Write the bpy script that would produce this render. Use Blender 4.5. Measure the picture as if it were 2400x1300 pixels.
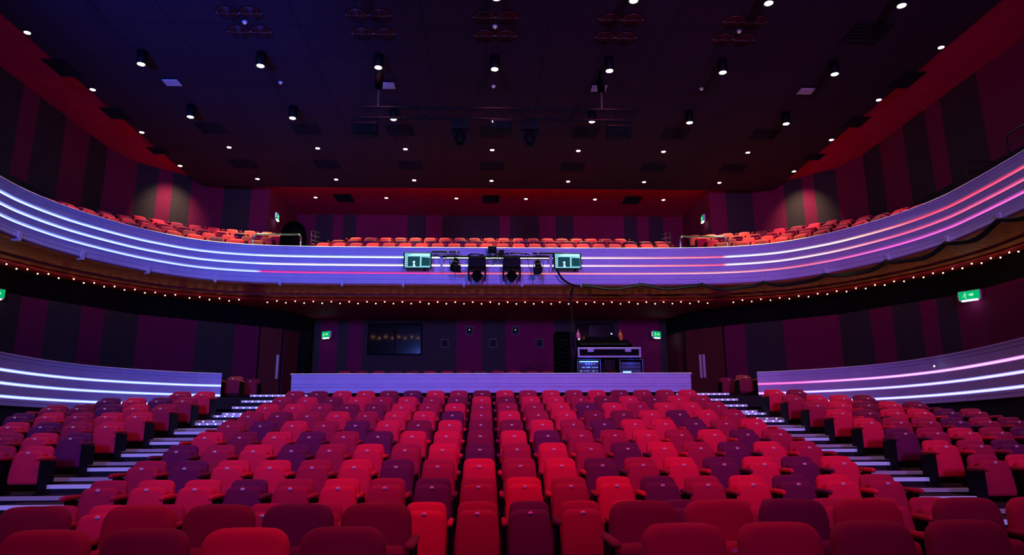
import bpy, math, random
from math import pi, sin, cos, radians as RD
for o in list(bpy.data.objects): bpy.data.objects.remove(o)
SC = bpy.context.scene; COL = SC.collection
AX = 0.23                      # the hall's centre line
CZ = 10.63; RZ = 10.88         # black ceiling raft, red ceiling above it

# ---------------------------------------------------------------- camera
th, ps, ro, FPX = .22025, .03952, -.00581, 1612.07
def _v(a): return a
fw = (sin(ps)*cos(th), cos(ps)*cos(th), sin(th))
rt = (cos(ps), -sin(ps), 0)
up = (rt[1]*fw[2]-rt[2]*fw[1], rt[2]*fw[0]-rt[0]*fw[2], rt[0]*fw[1]-rt[1]*fw[0])
r2 = tuple(cos(ro)*a+sin(ro)*b for a, b in zip(rt, up)); u2 = tuple(-sin(ro)*a+cos(ro)*b for a, b in zip(rt, up))
from mathutils import Matrix, Vector
cam = bpy.data.cameras.new('camera'); co = bpy.data.objects.new('camera', cam); COL.objects.link(co)
cam.sensor_fit = 'HORIZONTAL'; cam.sensor_width = 36; cam.lens = FPX*36/2400; cam.clip_start = .05; cam.clip_end = 200
co.matrix_world = Matrix(((r2[0], u2[0], -fw[0], 0), (r2[1], u2[1], -fw[1], 0), (r2[2], u2[2], -fw[2], 1.63), (0, 0, 0, 1)))
SC.camera = co
# ---------------------------------------------------------------- world, stage lights, exposure
W = bpy.data.worlds.new('world'); SC.world = W; W.use_nodes = True
W.node_tree.nodes['Background'].inputs[0].default_value = (.30, .07, .62, 1)
W.node_tree.nodes['Background'].inputs[1].default_value = .026
SC.view_settings.view_transform = 'Standard'; SC.view_settings.look = 'None'
SC.view_settings.gamma = 1; SC.view_settings.use_curve_mapping = False; SC.view_settings.exposure = 0
def area(name, loc, aim, size, power, col, spread=180):
    l = bpy.data.lights.new(name, 'AREA'); l.energy = power; l.color = col; l.size = size; l.spread = RD(spread)
    o = bpy.data.objects.new(name, l); COL.objects.link(o); o.location = loc
    o.rotation_euler = (Vector(aim)-Vector(loc)).to_track_quat('-Z', 'Y').to_euler(); return o
def spot(name, loc, aim, power, col, ang=60, blend=.6, rad=.08, parent=None):
    l = bpy.data.lights.new(name, 'SPOT'); l.energy = power; l.color = col; l.spot_size = RD(ang); l.spot_blend = blend; l.shadow_soft_size = rad
    o = bpy.data.objects.new(name, l); COL.objects.link(o); o.location = loc
    o.rotation_euler = (Vector(aim)-Vector(loc)).to_track_quat('-Z', 'Y').to_euler()
    if parent: o.parent = parent
    return o
# stage rig above and behind the viewer: blue from the left, magenta from the right, red front light on the stalls
area('stage_wash_blue', (-4.5, -5, 6.5), (-5, 18, 7.2), 1.6, 400, (.12, .19, 1.0), 62)
area('stage_wash_magenta', (5.0, -5, 6.5), (5.5, 18, 7.2), 1.6, 325, (.46, .17, .85), 62)
area('stage_wash_red', (.2, 2.0, 10.3), (.2, 11, .5), 2.5, 160, (1.0, .01, .12), 80)
area('added_front_fill', (0, -4, 5), (0, 8, 1), 3, 95, (.42, .02, .85), 150)  # added violet fill, not part of the rig, tints the nearest rows
spot('stage_blue_beam', (-7, 1, 3.5), (-6.3, 13.2, 10.6), 10500, (.03, .08, 1.0), 36, 1, .3)

# ---------------------------------------------------------------- materials
def mat(name, col, rough=.6, metal=0, noise=0, scale=40, bump=0, emit=None, es=0, sheen=0, spec=.5):
    m = bpy.data.materials.new(name); m.use_nodes = True; nt = m.node_tree; b = nt.nodes['Principled BSDF']
    b.inputs['Base Color'].default_value = (*col, 1); b.inputs['Roughness'].default_value = rough; b.inputs['Metallic'].default_value = metal
    b.inputs['Specular IOR Level'].default_value = spec
    if sheen:
        b.inputs['Sheen Weight'].default_value = sheen; b.inputs['Sheen Roughness'].default_value = .4
        b.inputs['Sheen Tint'].default_value = (*[min(1, c*1.6+.08) for c in col], 1)
    if emit: b.inputs['Emission Color'].default_value = (*emit, 1); b.inputs['Emission Strength'].default_value = es
    if noise or bump:
        tc = nt.nodes.new('ShaderNodeTexCoord'); n = nt.nodes.new('ShaderNodeTexNoise'); n.inputs['Scale'].default_value = scale; n.inputs['Detail'].default_value = 3
        nt.links.new(tc.outputs['Object'], n.inputs['Vector'])
        if noise:
            r = nt.nodes.new('ShaderNodeValToRGB'); r.color_ramp.elements[0].position = .35; r.color_ramp.elements[1].position = .65
            r.color_ramp.elements[0].color = (*[c*(1-noise) for c in col], 1); r.color_ramp.elements[1].color = (*[min(1, c*(1+noise)) for c in col], 1)
            nt.links.new(n.outputs['Fac'], r.inputs['Fac']); nt.links.new(r.outputs['Color'], b.inputs['Base Color'])
        if bump:
            bp = nt.nodes.new('ShaderNodeBump'); bp.inputs['Strength'].default_value = bump; bp.inputs['Distance'].default_value = .004
            nt.links.new(n.outputs['Fac'], bp.inputs['Height']); nt.links.new(bp.outputs['Normal'], b.inputs['Normal'])
    return m
def glow(name, col, s):
    m = bpy.data.materials.new(name); m.use_nodes = True; nt = m.node_tree
    e = nt.nodes.new('ShaderNodeEmission'); e.inputs[0].default_value = (*col, 1); e.inputs[1].default_value = s
    nt.links.new(e.outputs[0], nt.nodes['Material Output'].inputs[0]); return m
FAB = {'B': mat('fabric_bright_red', (.76, .010, .060), .85, noise=.12, scale=220, bump=.35, sheen=.32),
       'R': mat('fabric_crimson', (.42, .006, .052), .85, noise=.12, scale=220, bump=.35, sheen=.32),
       'D': mat('fabric_dark_red', (.235, .004, .044), .85, noise=.12, scale=220, bump=.35, sheen=.32),
       'P': mat('fabric_plum', (.14, .004, .064), .85, noise=.12, scale=220, bump=.35, sheen=.32)}
FNAME = {'B': 'bright red', 'R': 'crimson', 'D': 'dark red', 'P': 'plum'}
M = {}
M['frame'] = mat('seat_frame_metal', (.0025, .0025, .005), .6, 0, spec=.15)
M['plate'] = mat('seat_number_plate', (.9, .9, .92), .4, 0)
M['ink'] = mat('plate_numerals', (.06, .03, .05), .6)
M['black'] = mat('black_paint', (.003, .003, .004), .8, spec=.1, noise=.2, scale=6)
M['blackm'] = mat('black_metal', (.003, .003, .004), .6, 0, spec=.15)
M['floor'] = mat('dark_carpet', (.010, .008, .014), .95, noise=.4, scale=60, bump=.5)
M['riser'] = mat('black_riser', (.006, .006, .010), .8)
M['nosing'] = mat('step_nosing', (.45, .42, .6), .4, .3, emit=(.30, .26, .95), es=.42)
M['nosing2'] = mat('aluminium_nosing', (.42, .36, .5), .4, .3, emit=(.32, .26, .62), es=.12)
M['dot'] = glow('step_led', (.55, .75, 1), 5)
M['lilac'] = mat('lilac_lacquer', (.50, .46, .84), .45, noise=.04, scale=3)
M['lilac2'] = mat('lilac_groove', (.30, .22, .60), .5)
M['wallred'] = mat('plum_fabric_panel', (.165, .012, .056), .95, noise=.15, scale=25, bump=.2, spec=.2)
M['walldark'] = mat('navy_fabric_panel', (.042, .033, .036), .95, noise=.15, scale=25, bump=.2, spec=.2)
M['wallredlow'] = mat('plum_fabric_panel_stalls', (.15, .008, .055), .95, noise=.15, scale=25, bump=.2, spec=.2)
M['doorred'] = mat('oxblood_door', (.10, .008, .012), .6, noise=.15, scale=5)
M['redceil'] = mat('red_ceiling_paint', (.62, .004, .075), .9, noise=.06, scale=2, spec=.2)
M['soffit'] = mat('brown_red_soffit', (.50, .02, .08), .7, noise=.2, scale=3)
M['moulding'] = mat('dark_red_moulding', (.16, .006, .012), .7)
M['cove'] = mat('varnished_wood_cove', (.46, .042, .048), .55, noise=.3, scale=5)
M['velvet'] = mat('black_velvet', (.0018, .0018, .0025), 1, spec=0)
M['chrome'] = mat('chrome', (.75, .75, .8), .18, 1)
M['white'] = mat('white_enamel', (.62, .6, .68), .5)
M['cable'] = mat('black_rubber', (.005, .005, .006), .7, spec=.2)
M['alu'] = mat('flight_case_edge', (.26, .26, .40), .45, .3)
M['glassd'] = mat('dark_glass', (.008, .008, .008), .08)
M['lens'] = glow('downlight_lens', (1, .93, .82), 26)
M['bulb'] = glow('warm_bulb', (1, .42, .12), 42)
M['rackblue'] = glow('rack_blue_led', (.16, .38, 1), 2.6)
M['rackface'] = mat('rack_face', (.008, .018, .05), .5)
M['rackdim'] = glow('rack_dim_blue', (.01, .06, .8), .9)
M['green'] = glow('exit_green', (.0, .62, .20), .75)
M['signwhite'] = glow('exit_pictogram', (.45, 1, .62), .9)
M['signlamp'] = glow('exit_lamp', (.75, .85, 1), 5)
M['ringred'] = mat('diffuser_red', (.30, .012, .025), .6); M['ringdark'] = mat('diffuser_ring', (.07, .004, .008), .5); M['ringwire'] = mat('diffuser_wire', (.25, .22, .25), .4)
def ceilmat():
    m = mat('black_tile_ceiling', (.046, .020, .038), .9, spec=.2); nt = m.node_tree; b = nt.nodes['Principled BSDF']
    tc = nt.nodes.new('ShaderNodeTexCoord'); br = nt.nodes.new('ShaderNodeTexBrick')
    br.offset = 0; br.inputs['Scale'].default_value = 1; br.inputs['Brick Width'].default_value = 1.41; br.inputs['Row Height'].default_value = 1.41; br.inputs['Mortar Size'].default_value = .008
    br.inputs['Color1'].default_value = (.046, .020, .038, 1); br.inputs['Color2'].default_value = (.041, .018, .034, 1); br.inputs['Mortar'].default_value = (.004, .003, .004, 1)
    nt.links.new(tc.outputs['Object'], br.inputs['Vector']); nt.links.new(br.outputs['Color'], b.inputs['Base Color']); return m
M['ceil'] = ceilmat()
def ledmat(name, stops, strength, x0=-12., x1=12.5):
    """LED strip whose pixels change colour along the hall's width."""
    m = bpy.data.materials.new(name); m.use_nodes = True; nt = m.node_tree
    tc = nt.nodes.new('ShaderNodeTexCoord'); sp = nt.nodes.new('ShaderNodeSeparateXYZ'); mr = nt.nodes.new('ShaderNodeMapRange')
    mr.inputs['From Min'].default_value = x0; mr.inputs['From Max'].default_value = x1
    rp = nt.nodes.new('ShaderNodeValToRGB'); el = rp.color_ramp.elements
    for i, (x, c) in enumerate(stops):
        p = (x-x0)/(x1-x0)
        e = el[i] if i < 2 else el.new(p)
        e.position = p; e.color = (*c, 1)
    e = nt.nodes.new('ShaderNodeEmission'); e.inputs[1].default_value = strength
    nt.links.new(tc.outputs['Object'], sp.inputs[0]); nt.links.new(sp.outputs[0], mr.inputs['Value']); nt.links.new(mr.outputs[0], rp.inputs['Fac'])
    nt.links.new(rp.outputs['Color'], e.inputs[0]); nt.links.new(e.outputs[0], nt.nodes['Material Output'].inputs[0]); return m
BL = (.30, .44, 1.0); CY = (.36, .60, .46); CR = (.60, .50, .34); PK = (.52, .04, .09); WH = (.60, .46, .46); RE = (.60, .04, .08); MG = (.60, .07, .27)
LED = {'a': ledmat('led_top', [(-12, BL), (-6.95, BL), (-6.9, CY), (0, (.42, .58, .36)), (3, (.60, .42, .34)), (5.6, (.55, .16, .18)), (7.5, (.50, .06, .11)), (7.55, (.46, .60, .44)), (10.2, (.60, .44, .32)), (11.2, RE)], 3.0),
       'b': ledmat('led_middle', [(-12, BL), (-6.95, BL), (-6.9, (.50, .56, .46)), (-1, CR), (2, WH), (5.5, (.55, .14, .15)), (7.5, PK), (7.55, (.55, .54, .38)), (9.8, (.60, .36, .30)), (11.0, (.60, .06, .13))], 3.0),
       'c': ledmat('led_bottom', [(-12, BL), (-6.95, BL), (-6.9, (.42, .015, .10)), (-2, (.42, .02, .08)), (1.2, (.45, .09, .06)), (4, (.5, .16, .17)), (7.5, (.55, .22, .20)), (9.5, (.55, .09, .11)), (11.0, MG)], 3.0)}
LEDL = ledmat('led_blue_white', [(-12, BL), (-5, BL)], 3.2)
LEDR = {'a': ledmat('led_pink', [(6, (1, .10, .20)), (8.6, (1, .12, .35)), (9.8, (.9, .30, .7)), (12, (.7, .45, 1))], 2.6, 6, 12.5),
        'b': ledmat('led_violet', [(6, (1, .12, .45)), (8, (.65, .28, 1)), (10, (.45, .42, 1)), (12, (.42, .48, 1))], 2.8, 6, 12.5),
        'c': ledmat('led_white_violet', [(6, (.6, .3, 1)), (9, (.42, .42, 1)), (12, (.40, .50, 1))], 3.0, 6, 12.5)}

# ---------------------------------------------------------------- mesh helpers
class MB:
    def __init__(s): s.v = []; s.f = []; s.mi = []; s.m = 0
    def quad(s, *p):
        n = len(s.v); s.v += list(p); s.f.append(tuple(range(n, n+len(p)))); s.mi.append(s.m)
    def box(s, x0, x1, y0, y1, z0, z1, T=None):
        n = len(s.v); P = [(x, y, z) for x in (x0, x1) for y in (y0, y1) for z in (z0, z1)]
        if T: P = [tuple(T @ Vector(p)) for p in P]
        s.v += P
        for f in ((0, 1, 3, 2), (4, 6, 7, 5), (0, 4, 5, 1), (2, 3, 7, 6), (0, 2, 6, 4), (1, 5, 7, 3)): s.f.append(tuple(n+i for i in f)); s.mi.append(s.m)
        return s
    def bbox(s, x0, x1, y0, y1, z0, z1, b=.01, T=None):      # box with chamfered edges
        P = []; n = len(s.v)
        zs = [(z0, b), (z0+b, 0), (z1-b, 0), (z1, b)]
        for z, i in zs:
            for (x, y) in ((x0+i+b*(i == 0), y0+i), (x1-i-b*(i == 0), y0+i), (x1-i, y0+i+b*(i == 0)), (x1-i, y1-i-b*(i == 0)), (x1-i-b*(i == 0), y1-i), (x0+i+b*(i == 0), y1-i), (x0+i, y1-i-b*(i == 0)), (x0+i, y0+i+b*(i == 0))): P.append((x, y, z))
        if T: P = [tuple(T @ Vector(p)) for p in P]
        s.v += P
        for k in range(3):
            for j in range(8): a = n+k*8+j; c = n+k*8+(j+1) % 8; s.f.append((a, c, c+8, a+8)); s.mi.append(s.m)
        s.f.append(tuple(n+j for j in reversed(range(8)))); s.mi.append(s.m); s.f.append(tuple(n+24+j for j in range(8))); s.mi.append(s.m); return s
    def rings(s, R, cap0=True, cap1=True, closed=True):
        n = len(s.v); k = len(R[0])
        for r in R: s.v += [tuple(p) for p in r]
        for i in range(len(R)-1):
            for j in range(k if closed else k-1):
                a = n+i*k+j; c = n+i*k+(j+1) % k; s.f.append((a, c, c+k, a+k)); s.mi.append(s.m)
        if cap0: s.f.append(tuple(n+j for j in reversed(range(k)))); s.mi.append(s.m)
        if cap1: s.f.append(tuple(n+(len(R)-1)*k+j for j in range(k))); s.mi.append(s.m)
        return s
    def tube(s, pts, r, n=8, caps=True):
        pts = [Vector(p) for p in pts]; R = []; N = None
        for i, p in enumerate(pts):
            t = (pts[min(i+1, len(pts)-1)]-pts[max(i-1, 0)]).normalized()
            if N is None: N = t.cross(Vector((0, 0, 1)) if abs(t.z) < .9 else Vector((1, 0, 0))).normalized()
            else: N = (N-t*N.dot(t)).normalized()
            B = t.cross(N); rr = r[i] if isinstance(r, (list, tuple)) else r
            R.append([p+(N*cos(2*pi*k/n)+B*sin(2*pi*k/n))*rr for k in range(n)])
        return s.rings(R, caps, caps)
    def lathe(s, prof, c=(0, 0, 0), n=20, T=None, cap0=True, cap1=True):
        R = [[(c[0]+r*cos(2*pi*k/n), c[1]+r*sin(2*pi*k/n), c[2]+z) for k in range(n)] for r, z in prof]
        if T: R = [[T @ Vector(p) for p in r] for r in R]
        return s.rings(R, cap0, cap1)
    def build(s, name, m, parent=None, smooth=False, loc=None):
        me = bpy.data.meshes.new(name); me.from_pydata(s.v, [], s.f)
        for x in (m if isinstance(m, (list, tuple)) else [m]): me.materials.append(x)
        if any(s.mi): me.polygons.foreach_set('material_index', s.mi)
        if smooth: me.polygons.foreach_set('use_smooth', [True]*len(me.polygons))
        me.update(); o = bpy.data.objects.new(name, me); COL.objects.link(o)
        if parent: o.parent = parent
        if loc: o.location = loc
        return o
def tag(o, label, cat, group=None):
    o['label'] = label; o['category'] = cat
    if group: o['group'] = group
    return o
def thing(name, label, cat, loc=(0, 0, 0), rz=0, group=None):
    o = bpy.data.objects.new(name, None); o.empty_display_size = .1; COL.objects.link(o); o.location = loc; o.rotation_euler = (0, 0, rz); return tag(o, label, cat, group)
def struct(o): o['kind'] = 'structure'; return o
def dup(root, loc, rz=0, label=None, group=None, name=None, sub=None):
    r = root.copy(); COL.objects.link(r); r.location = loc; r.rotation_euler = (0, 0, rz)
    if label: r['label'] = label
    if group: r['group'] = group
    def rec(a, b):
        for ch in list(a.children):
            c = ch.copy(); COL.objects.link(c); c.parent = b
            rec(ch, c)
    rec(root, r); return r
ORD = ['zeroth', 'first', 'second', 'third', 'fourth', 'fifth', 'sixth', 'seventh', 'eighth', 'ninth', 'tenth', 'eleventh', 'twelfth', 'thirteenth', 'fourteenth', 'fifteenth', 'sixteenth', 'seventeenth', 'eighteenth', 'nineteenth', 'twentieth', 'twenty-first', 'twenty-second', 'twenty-third', 'twenty-fourth', 'twenty-fifth', 'twenty-sixth']

# ---------------------------------------------------------------- plan curves
def spline(P, step=.25):
    out = []
    for i in range(len(P)-1):
        p0 = P[max(i-1, 0)]; p1 = P[i]; p2 = P[i+1]; p3 = P[min(i+2, len(P)-1)]
        n = max(2, int(math.dist(p1, p2)/step))
        for k in range(n):
            t = k/n
            out.append(tuple(.5*((2*p1[j])+(-p0[j]+p2[j])*t+(2*p0[j]-5*p1[j]+4*p2[j]-p3[j])*t*t+(-p0[j]+3*p1[j]-3*p2[j]+p3[j])*t**3) for j in (0, 1)))
    out.append(tuple(P[-1])); return out
half = [(0, 20.88), (3.4, 20.86), (5.8, 20.8), (7.4, 20.62), (8.7, 20.15), (9.6, 19.35), (10.2, 18.5), (10.8, 17.2), (11.08, 15.9), (11.08, 14.8), (10.93, 12.9), (10.6, 10.5), (10.1, 8.5)]
BAL = spline([(AX-u, y) for u, y in reversed(half)]+[(AX+u, y) for u, y in half[1:]])
def normals(C):
    N = []
    for i in range(len(C)):
        a = C[max(i-1, 0)]; b = C[min(i+1, len(C)-1)]; d = Vector((b[0]-a[0], b[1]-a[1])).normalized(); N.append((-d.y, d.x))
    return N
BALN = normals(BAL)        # points away from the stage
def offs(C, N, d): return [(p[0]+n[0]*d, p[1]+n[1]*d) for p, n in zip(C, N)]
def arc(C):
    s = [0]
    for a, b in zip(C, C[1:]): s.append(s[-1]+math.dist(a, b))
    return s
def at(C, S, N, s):
    for i in range(len(S)-1):
        if S[i+1] >= s or i == len(S)-2:
            t = (s-S[i])/(S[i+1]-S[i]); return (C[i][0]+(C[i+1][0]-C[i][0])*t, C[i][1]+(C[i+1][1]-C[i][1])*t), (N[i][0]*(1-t)+N[i+1][0]*t, N[i][1]*(1-t)+N[i+1][1]*t)
def sweep(mb, C, N, prof, closed=False, caps=False):
    """prof: (offset away from the stage, z)."""
    R = [[(p[0]+n[0]*d, p[1]+n[1]*d, z) for d, z in prof] for p, n in zip(C, N)]
    return mb.rings(R, caps, caps, closed)

# ---------------------------------------------------------------- walls
UW = [(-12.5, -3), (-12.5, 14.4), (-12.5, 16.2), (-12.5, 17.53), (-12.5, 18.23), (-12.5, 19.48), (-12.5, 20.73), (-12.5, 21.77), (-12.15, 23.09), (-11.66, 23.62), (-11.3, 23.96), (-10.83, 24.41), (-9.94, 25.2), (-8.91, 25.2), (-8.2, 25.2)]
UWm = [0, 0, 1, 1, 0, 1, 0, 1, 0, 1, 0, 1, 0, 1, 0]
UWm = [0, 1, 1, 0, 1, 0, 1, 0, 1, 0, 1, 0, 1, 0]      # material per segment: 1 = navy
def wallstrip(name, P, mi, z0, z1, mats, step=None):
    mb = MB()
    for (a, b), m in zip(zip(P, P[1:]), mi):
        mb.m = m; mb.quad((a[0], a[1], z0), (b[0], b[1], z0), (b[0], b[1], z1), (a[0], a[1], z1))
    return struct(mb.build(name, mats))
UR = [(2*.25-a, b) for a, b in UW]
UR = [(13., -3), (13., 14.4), (13., 16.16), (13., 17.65), (13., 18.36), (13., 19.46), (13., 20.75), (13., 21.79), (12.67, 23.04), (12.14, 23.64), (11.82, 23.94), (11.34, 24.4), (10.42, 25.2), (9.37, 25.2), (8.72, 25.2)]
URm = [0, 0, 1, 0, 1, 0, 1, 0, 1, 0, 1, 0, 1, 0]
wallstrip('wall_left', UW, UWm, 5.83, RZ, [M['wallred'], M['walldark']])
wallstrip('wall_right', UR, URm, 5.83, RZ, [M['wallred'], M['walldark']])
bx = [-8.2, -7.21, -6.49, -6.06, -5.5, -3.34, -2.54, -1.85, .6, 1.04, 2.31, 3.0, 3.79, 5.97, 6.54, 7.05, 7.68, 8.72]
BAYW = [(-8.2, 25.2)]+[(x if i in (0, len(bx)-1) else x*1.021, 28.9) for i, x in enumerate(bx)]+[(8.72, 25.2)]
wallstrip('wall_back', BAYW, [0]+[0, 1, 0, 1, 0, 1, 0, 1, 0, 1, 0, 1, 0, 1, 0, 1, 0]+[0], 5.83, RZ, [M['wallred'], M['walldark']])
WALLS_UP = UW+BAYW[1:-1]+list(reversed(UR))
LW = [(-12.5, -3), (-12.5, 14.0), (-12.42, 16.4), (-12.37, 17.95), (-12.25, 18.35), (-11.92, 18.95), (-11.48, 19.76), (-11.16, 20.37), (-10.65, 21.31), (-9.32, 22.42), (-8.38, 23.21), (-7.76, 23.77)]
LWm = [0, 1, 0, 1, 1, 0, 1, 0, 1, 0, 1]
LWm = [0, 1, 0, 1, 0, 0, 1, 0, 1, 0, 1]
LW = [(-12.5, -3), (-12.5, 13.0), (-12.45, 16.2), (-12.37, 17.4), (-12.25, 18.35), (-11.92, 18.95), (-11.48, 19.76), (-11.16, 20.37), (-10.65, 21.31), (-9.32, 22.42), (-8.38, 23.21), (-7.76, 23.77)]
LWm = [1, 0, 1, 1, 0, 1, 0, 1, 0, 1, 0]
wallstrip('wall_left', LW, LWm, 0, 5.2, [M['wallredlow'], M['walldark']])
LR = [(13., -3), (13., 13.), (13., 15.6), (13., 17.2), (12.82, 17.95), (12.62, 18.5), (12.4, 18.9), (12.01, 19.62), (11.69, 20.22), (11.2, 21.15), (9.9, 22.32), (8.92, 23.14), (8.36, 23.65)]
LRm = [1, 0, 0, 0, 1, 0, 1, 0, 1, 0, 1, 0]
wallstrip('wall_right', LR, LRm, 0, 5.2, [M['wallredlow'], M['walldark']])
# black bulkhead band above the stalls walls
def bulk(name, P, z0=5.2, z1=5.86):
    mb = MB()
    for a, b in zip(P, P[1:]): mb.quad((a[0], a[1], z0), (b[0], b[1], z0), (b[0], b[1], z1), (a[0], a[1], z1))
    return struct(mb.build(name, M['black']))
DL = [(-7.76, 23.77), (-7.12, 24.36), (-6.62, 25.4), (-6.52, 26.3)]
DR = [(8.36, 23.65), (7.64, 24.3), (7.18, 25.19), (7.03, 26.3)]
bulk('trim_1', LW+DL[1:]); bulk('trim_2', LR+DR[1:])
# stalls back wall
sb = [-6.52, -6.28, -5.63, -5.23, -4.67, -1.1, -.12, .78, 2.67, 5.18, 5.77, 6.75, 7.03]
wallstrip('wall_back', [(x, 26.3) for x in sb], [1, 0, 1, 0, 1, 0, 1, 0, 1, 0, 0, 1], 0, 5.86, [M['wallredlow'], M['walldark']])
def door(name, a, b, plates, z0=2.6, z1=5.2, m=None):
    """one leaf hung between two plan points, with frame and push plates"""
    d = Vector((b[0]-a[0], b[1]-a[1], 0)); L = d.length; d.normalize()
    ang = math.atan2(d.y, d.x)
    e = bpy.data.objects.new(name, None); COL.objects.link(e); e.location = (a[0], a[1], z0); e.rotation_euler = (0, 0, ang); struct(e)
    h = z1-z0
    MB().bbox(.03, L-.03, -.02, .03, 0, h, .006).build('door_leaf', m or M['doorred'], e)
    mb = MB(); mb.box(0, .03, -.04, .06, 0, h); mb.box(L-.03, L, -.04, .06, 0, h); mb.build('door_frame', M['black'], e)
    for x in plates:
        sgn = -1
        MB().bbox(x-.045, x+.045, -.045, -.02, 3.75-.45-z0+.15, 3.75+.38-z0+.15, .004).build('push_plate', M['white'], e)
    return e
door('door_1', DL[0], DL[1], [.72])
door('door_2', (7.30, 24.85), DR[0], [.62, .76])
mb = MB(); mb.box(DL[1][0]-.02, -6.52, 25.3, 26.3, 2.3, 5.2); struct(mb.build('wall_passage', M['black']))
mb = MB()
for a, b in ((DL[1], DL[2]), (DL[2], DL[3]), (DR[1], DR[2]), (DR[2], DR[3])):
    mb.quad((a[0], a[1]+.3, 0), (b[0], b[1]+.3, 0), (b[0], b[1]+.3, 5.2), (a[0], a[1]+.3, 5.2))
struct(mb.build('wall_passage', M['doorred']))

# ---------------------------------------------------------------- ceiling
mb = MB(); mb.quad(*[(x, y, RZ) for x, y in ((-13, -3), (-13, 29), (13.5, 29), (13.5, -3))]); struct(mb.build('ceiling', M['redceil']))
mb = MB(); mb.box(-10.64, 11.10, -3, 24.75, CZ, CZ+.10); struct(mb.build('ceiling', M['ceil']))

# red cove lamps hidden on top of the raft's edges
for loc, sx, sy in (((.23, 24.6, CZ+.20), 16, .12), ((-10.5, 13, CZ+.20), .12, 20), ((10.96, 13, CZ+.20), .12, 20)):
    l = bpy.data.lights.new('cove_lamp', 'AREA'); l.shape = 'RECTANGLE'; l.size = sx; l.size_y = sy; l.energy = 115 if sx > 1 else 12; l.color = (1, .02, .14)
    o = bpy.data.objects.new('cove_lamp', l); COL.objects.link(o); o.location = loc; o.rotation_euler = (RD(150), 0, 0) if sx > 1 else ((0, RD(-140), 0) if loc[0] > 0 else (0, RD(140), 0))
# ---------------------------------------------------------------- floors
mb = MB(); mb.box(-12.5, 13., -3, 4.55, -.1, .10); mb.box(-12.5, 13., 4.55, 6.84, -.1, .14)
F1 = .30; RD_ = .936; RR = .178; NY = 6.84
for r in range(10):
    mb.box(-10.2, 10.66, NY+r*RD_, NY+(r+1)*RD_ if r < 9 else 16.9, -.1, F1+r*RR)
struct(mb.build('floor', M['floor']))
# ---- raised floor behind the stalls barriers
# barrier plan (k = rays' scale 1.2 keeps clear of the side seats)
shalf = [(7.45, 19.3), (8.0, 19.05), (8.6, 18.55), (9.25, 17.8), (9.75, 16.8), (9.95, 15.6), (9.92, 14.4), (9.72, 13.1), (9.45, 11.9), (9.1, 10.4), (8.7, 8.6)]
SBL = spline([(AX-u, y) for u, y in reversed(shalf)]); SBR = spline([(AX+u, y) for u, y in shalf])
SNL = normals(SBL); SNR = normals(SBR)
mb = MB()
for C, N in ((SBL, SNL), (SBR, SNR)):
    sweep(mb, C, N, [(.04, 0), (.04, 2.26), (1.1, 2.26), (1.1, 2.62), (5, 2.62)])
mb.box(-7.3, 7.7, 19.2, 21.4, 0, 2.26)
mb.box(-7.3, 7.7, 16.9, 19.2, 0, 2.08); mb.box(-7.55, -5.46, 19.2, 21.4, 2.2, 2.58); mb.box(5.92, 8.0, 19.2, 21.4, 2.2, 2.58)
mb.box(-9.4, 9.9, 21.4, 22.7, 0, 2.62); mb.box(-9.4, 9.9, 22.7, 27, 0, 2.80)
struct(mb.build('floor', M['floor']))

# ---------------------------------------------------------------- step nosings in the two aisles
pn = [0]
def nosing(x0, x1, y, z, side, k, kind, dots=False):
    lab = ('%s lit step edge from the bottom of the %s aisle stair' % (ORD[k] if k < len(ORD) else 'upper', side))
    mm = M['nosing'] if kind == 'half' else M['nosing2']
    o = MB().bbox(x0, x1, y-.025, y+.03, z-.048, z+.004, .004).build('step_nosing', M['nosing'] if kind == 'half' else M['nosing2'])
    tag(o, lab, 'step edge', 'lit step edges in the %s aisle' % side)
    if dots:
        d = MB()
        for i in range(9):
            xx = x0+.12+i*(x1-x0-.24)/8; d.box(xx-.012, xx+.012, y-.03, y-.024, z-.035, z-.017)
        d.build('led_row', M['dot'], o)
stp = MB()
for side, (xa, xb) in (('left', (-6.35, -4.35)), ('right', (4.80, 6.75))):
    k = 0
    for r in range(0, 10):
        y = NY+r*RD_; z = F1+r*RR; k += 1
        nosing(xa, xb, y, z, side, k, 'main', r > 8)
        hy = y+.42; hz = z+.115; k += 1
        ha, hb = (xa+.35, xb-.10) if side == 'left' else (xa+.10, xb-.35)
        nosing(ha, hb, hy, hz, side, k, 'half', r > 7)
        stp.box(ha, hb, hy, y+RD_, z-.01, hz)
    for j, (y, z) in enumerate(((16.25, 2.08), (16.85, 2.24), (17.45, 2.41), (18.05, 2.58))):
        k += 1
        ha, hb = (xa+.35, xb-.2) if side == 'left' else (xa+.2, xb-.35)
        nosing(ha, hb, y, z, side, k, 'half', True); stp.box(ha, hb, y, 19.2, z-.2, z)
struct(stp.build('floor', M['riser']))

# ---------------------------------------------------------------- seats
def outline(wb, wt, h, rtop, rbot, n=5, z0=0, waist=0):
    P = []
    hw = wt/2; hb = wb/2
    def corner(cx, cz, r, a0):
        for i in range(n+1):
            a = a0+pi/2*i/n; P.append((cx+r*cos(a), cz+r*sin(a)))
    corner(hb-rbot, z0+rbot, rbot, -pi/2)
    for t in (.25, .5, .75):
        P.append((hb+(hw-hb)*t+waist*sin(pi*t), z0+rbot+(h-rbot-rtop)*t))
    corner(hw-rtop, z0+h-rtop, rtop, 0)
    P.append((hw*.3, z0+h+.004)); P.append((-hw*.3, z0+h+.004))
    corner(-hw+rtop, z0+h-rtop, rtop, pi/2)
    for t in (.75, .5, .25):
        P.append((-(hb+(hw-hb)*t+waist*sin(pi*t)), z0+rbot+(h-rbot-rtop)*t))
    corner(-hb+rbot, z0+rbot, rbot, pi)
    return P
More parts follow.
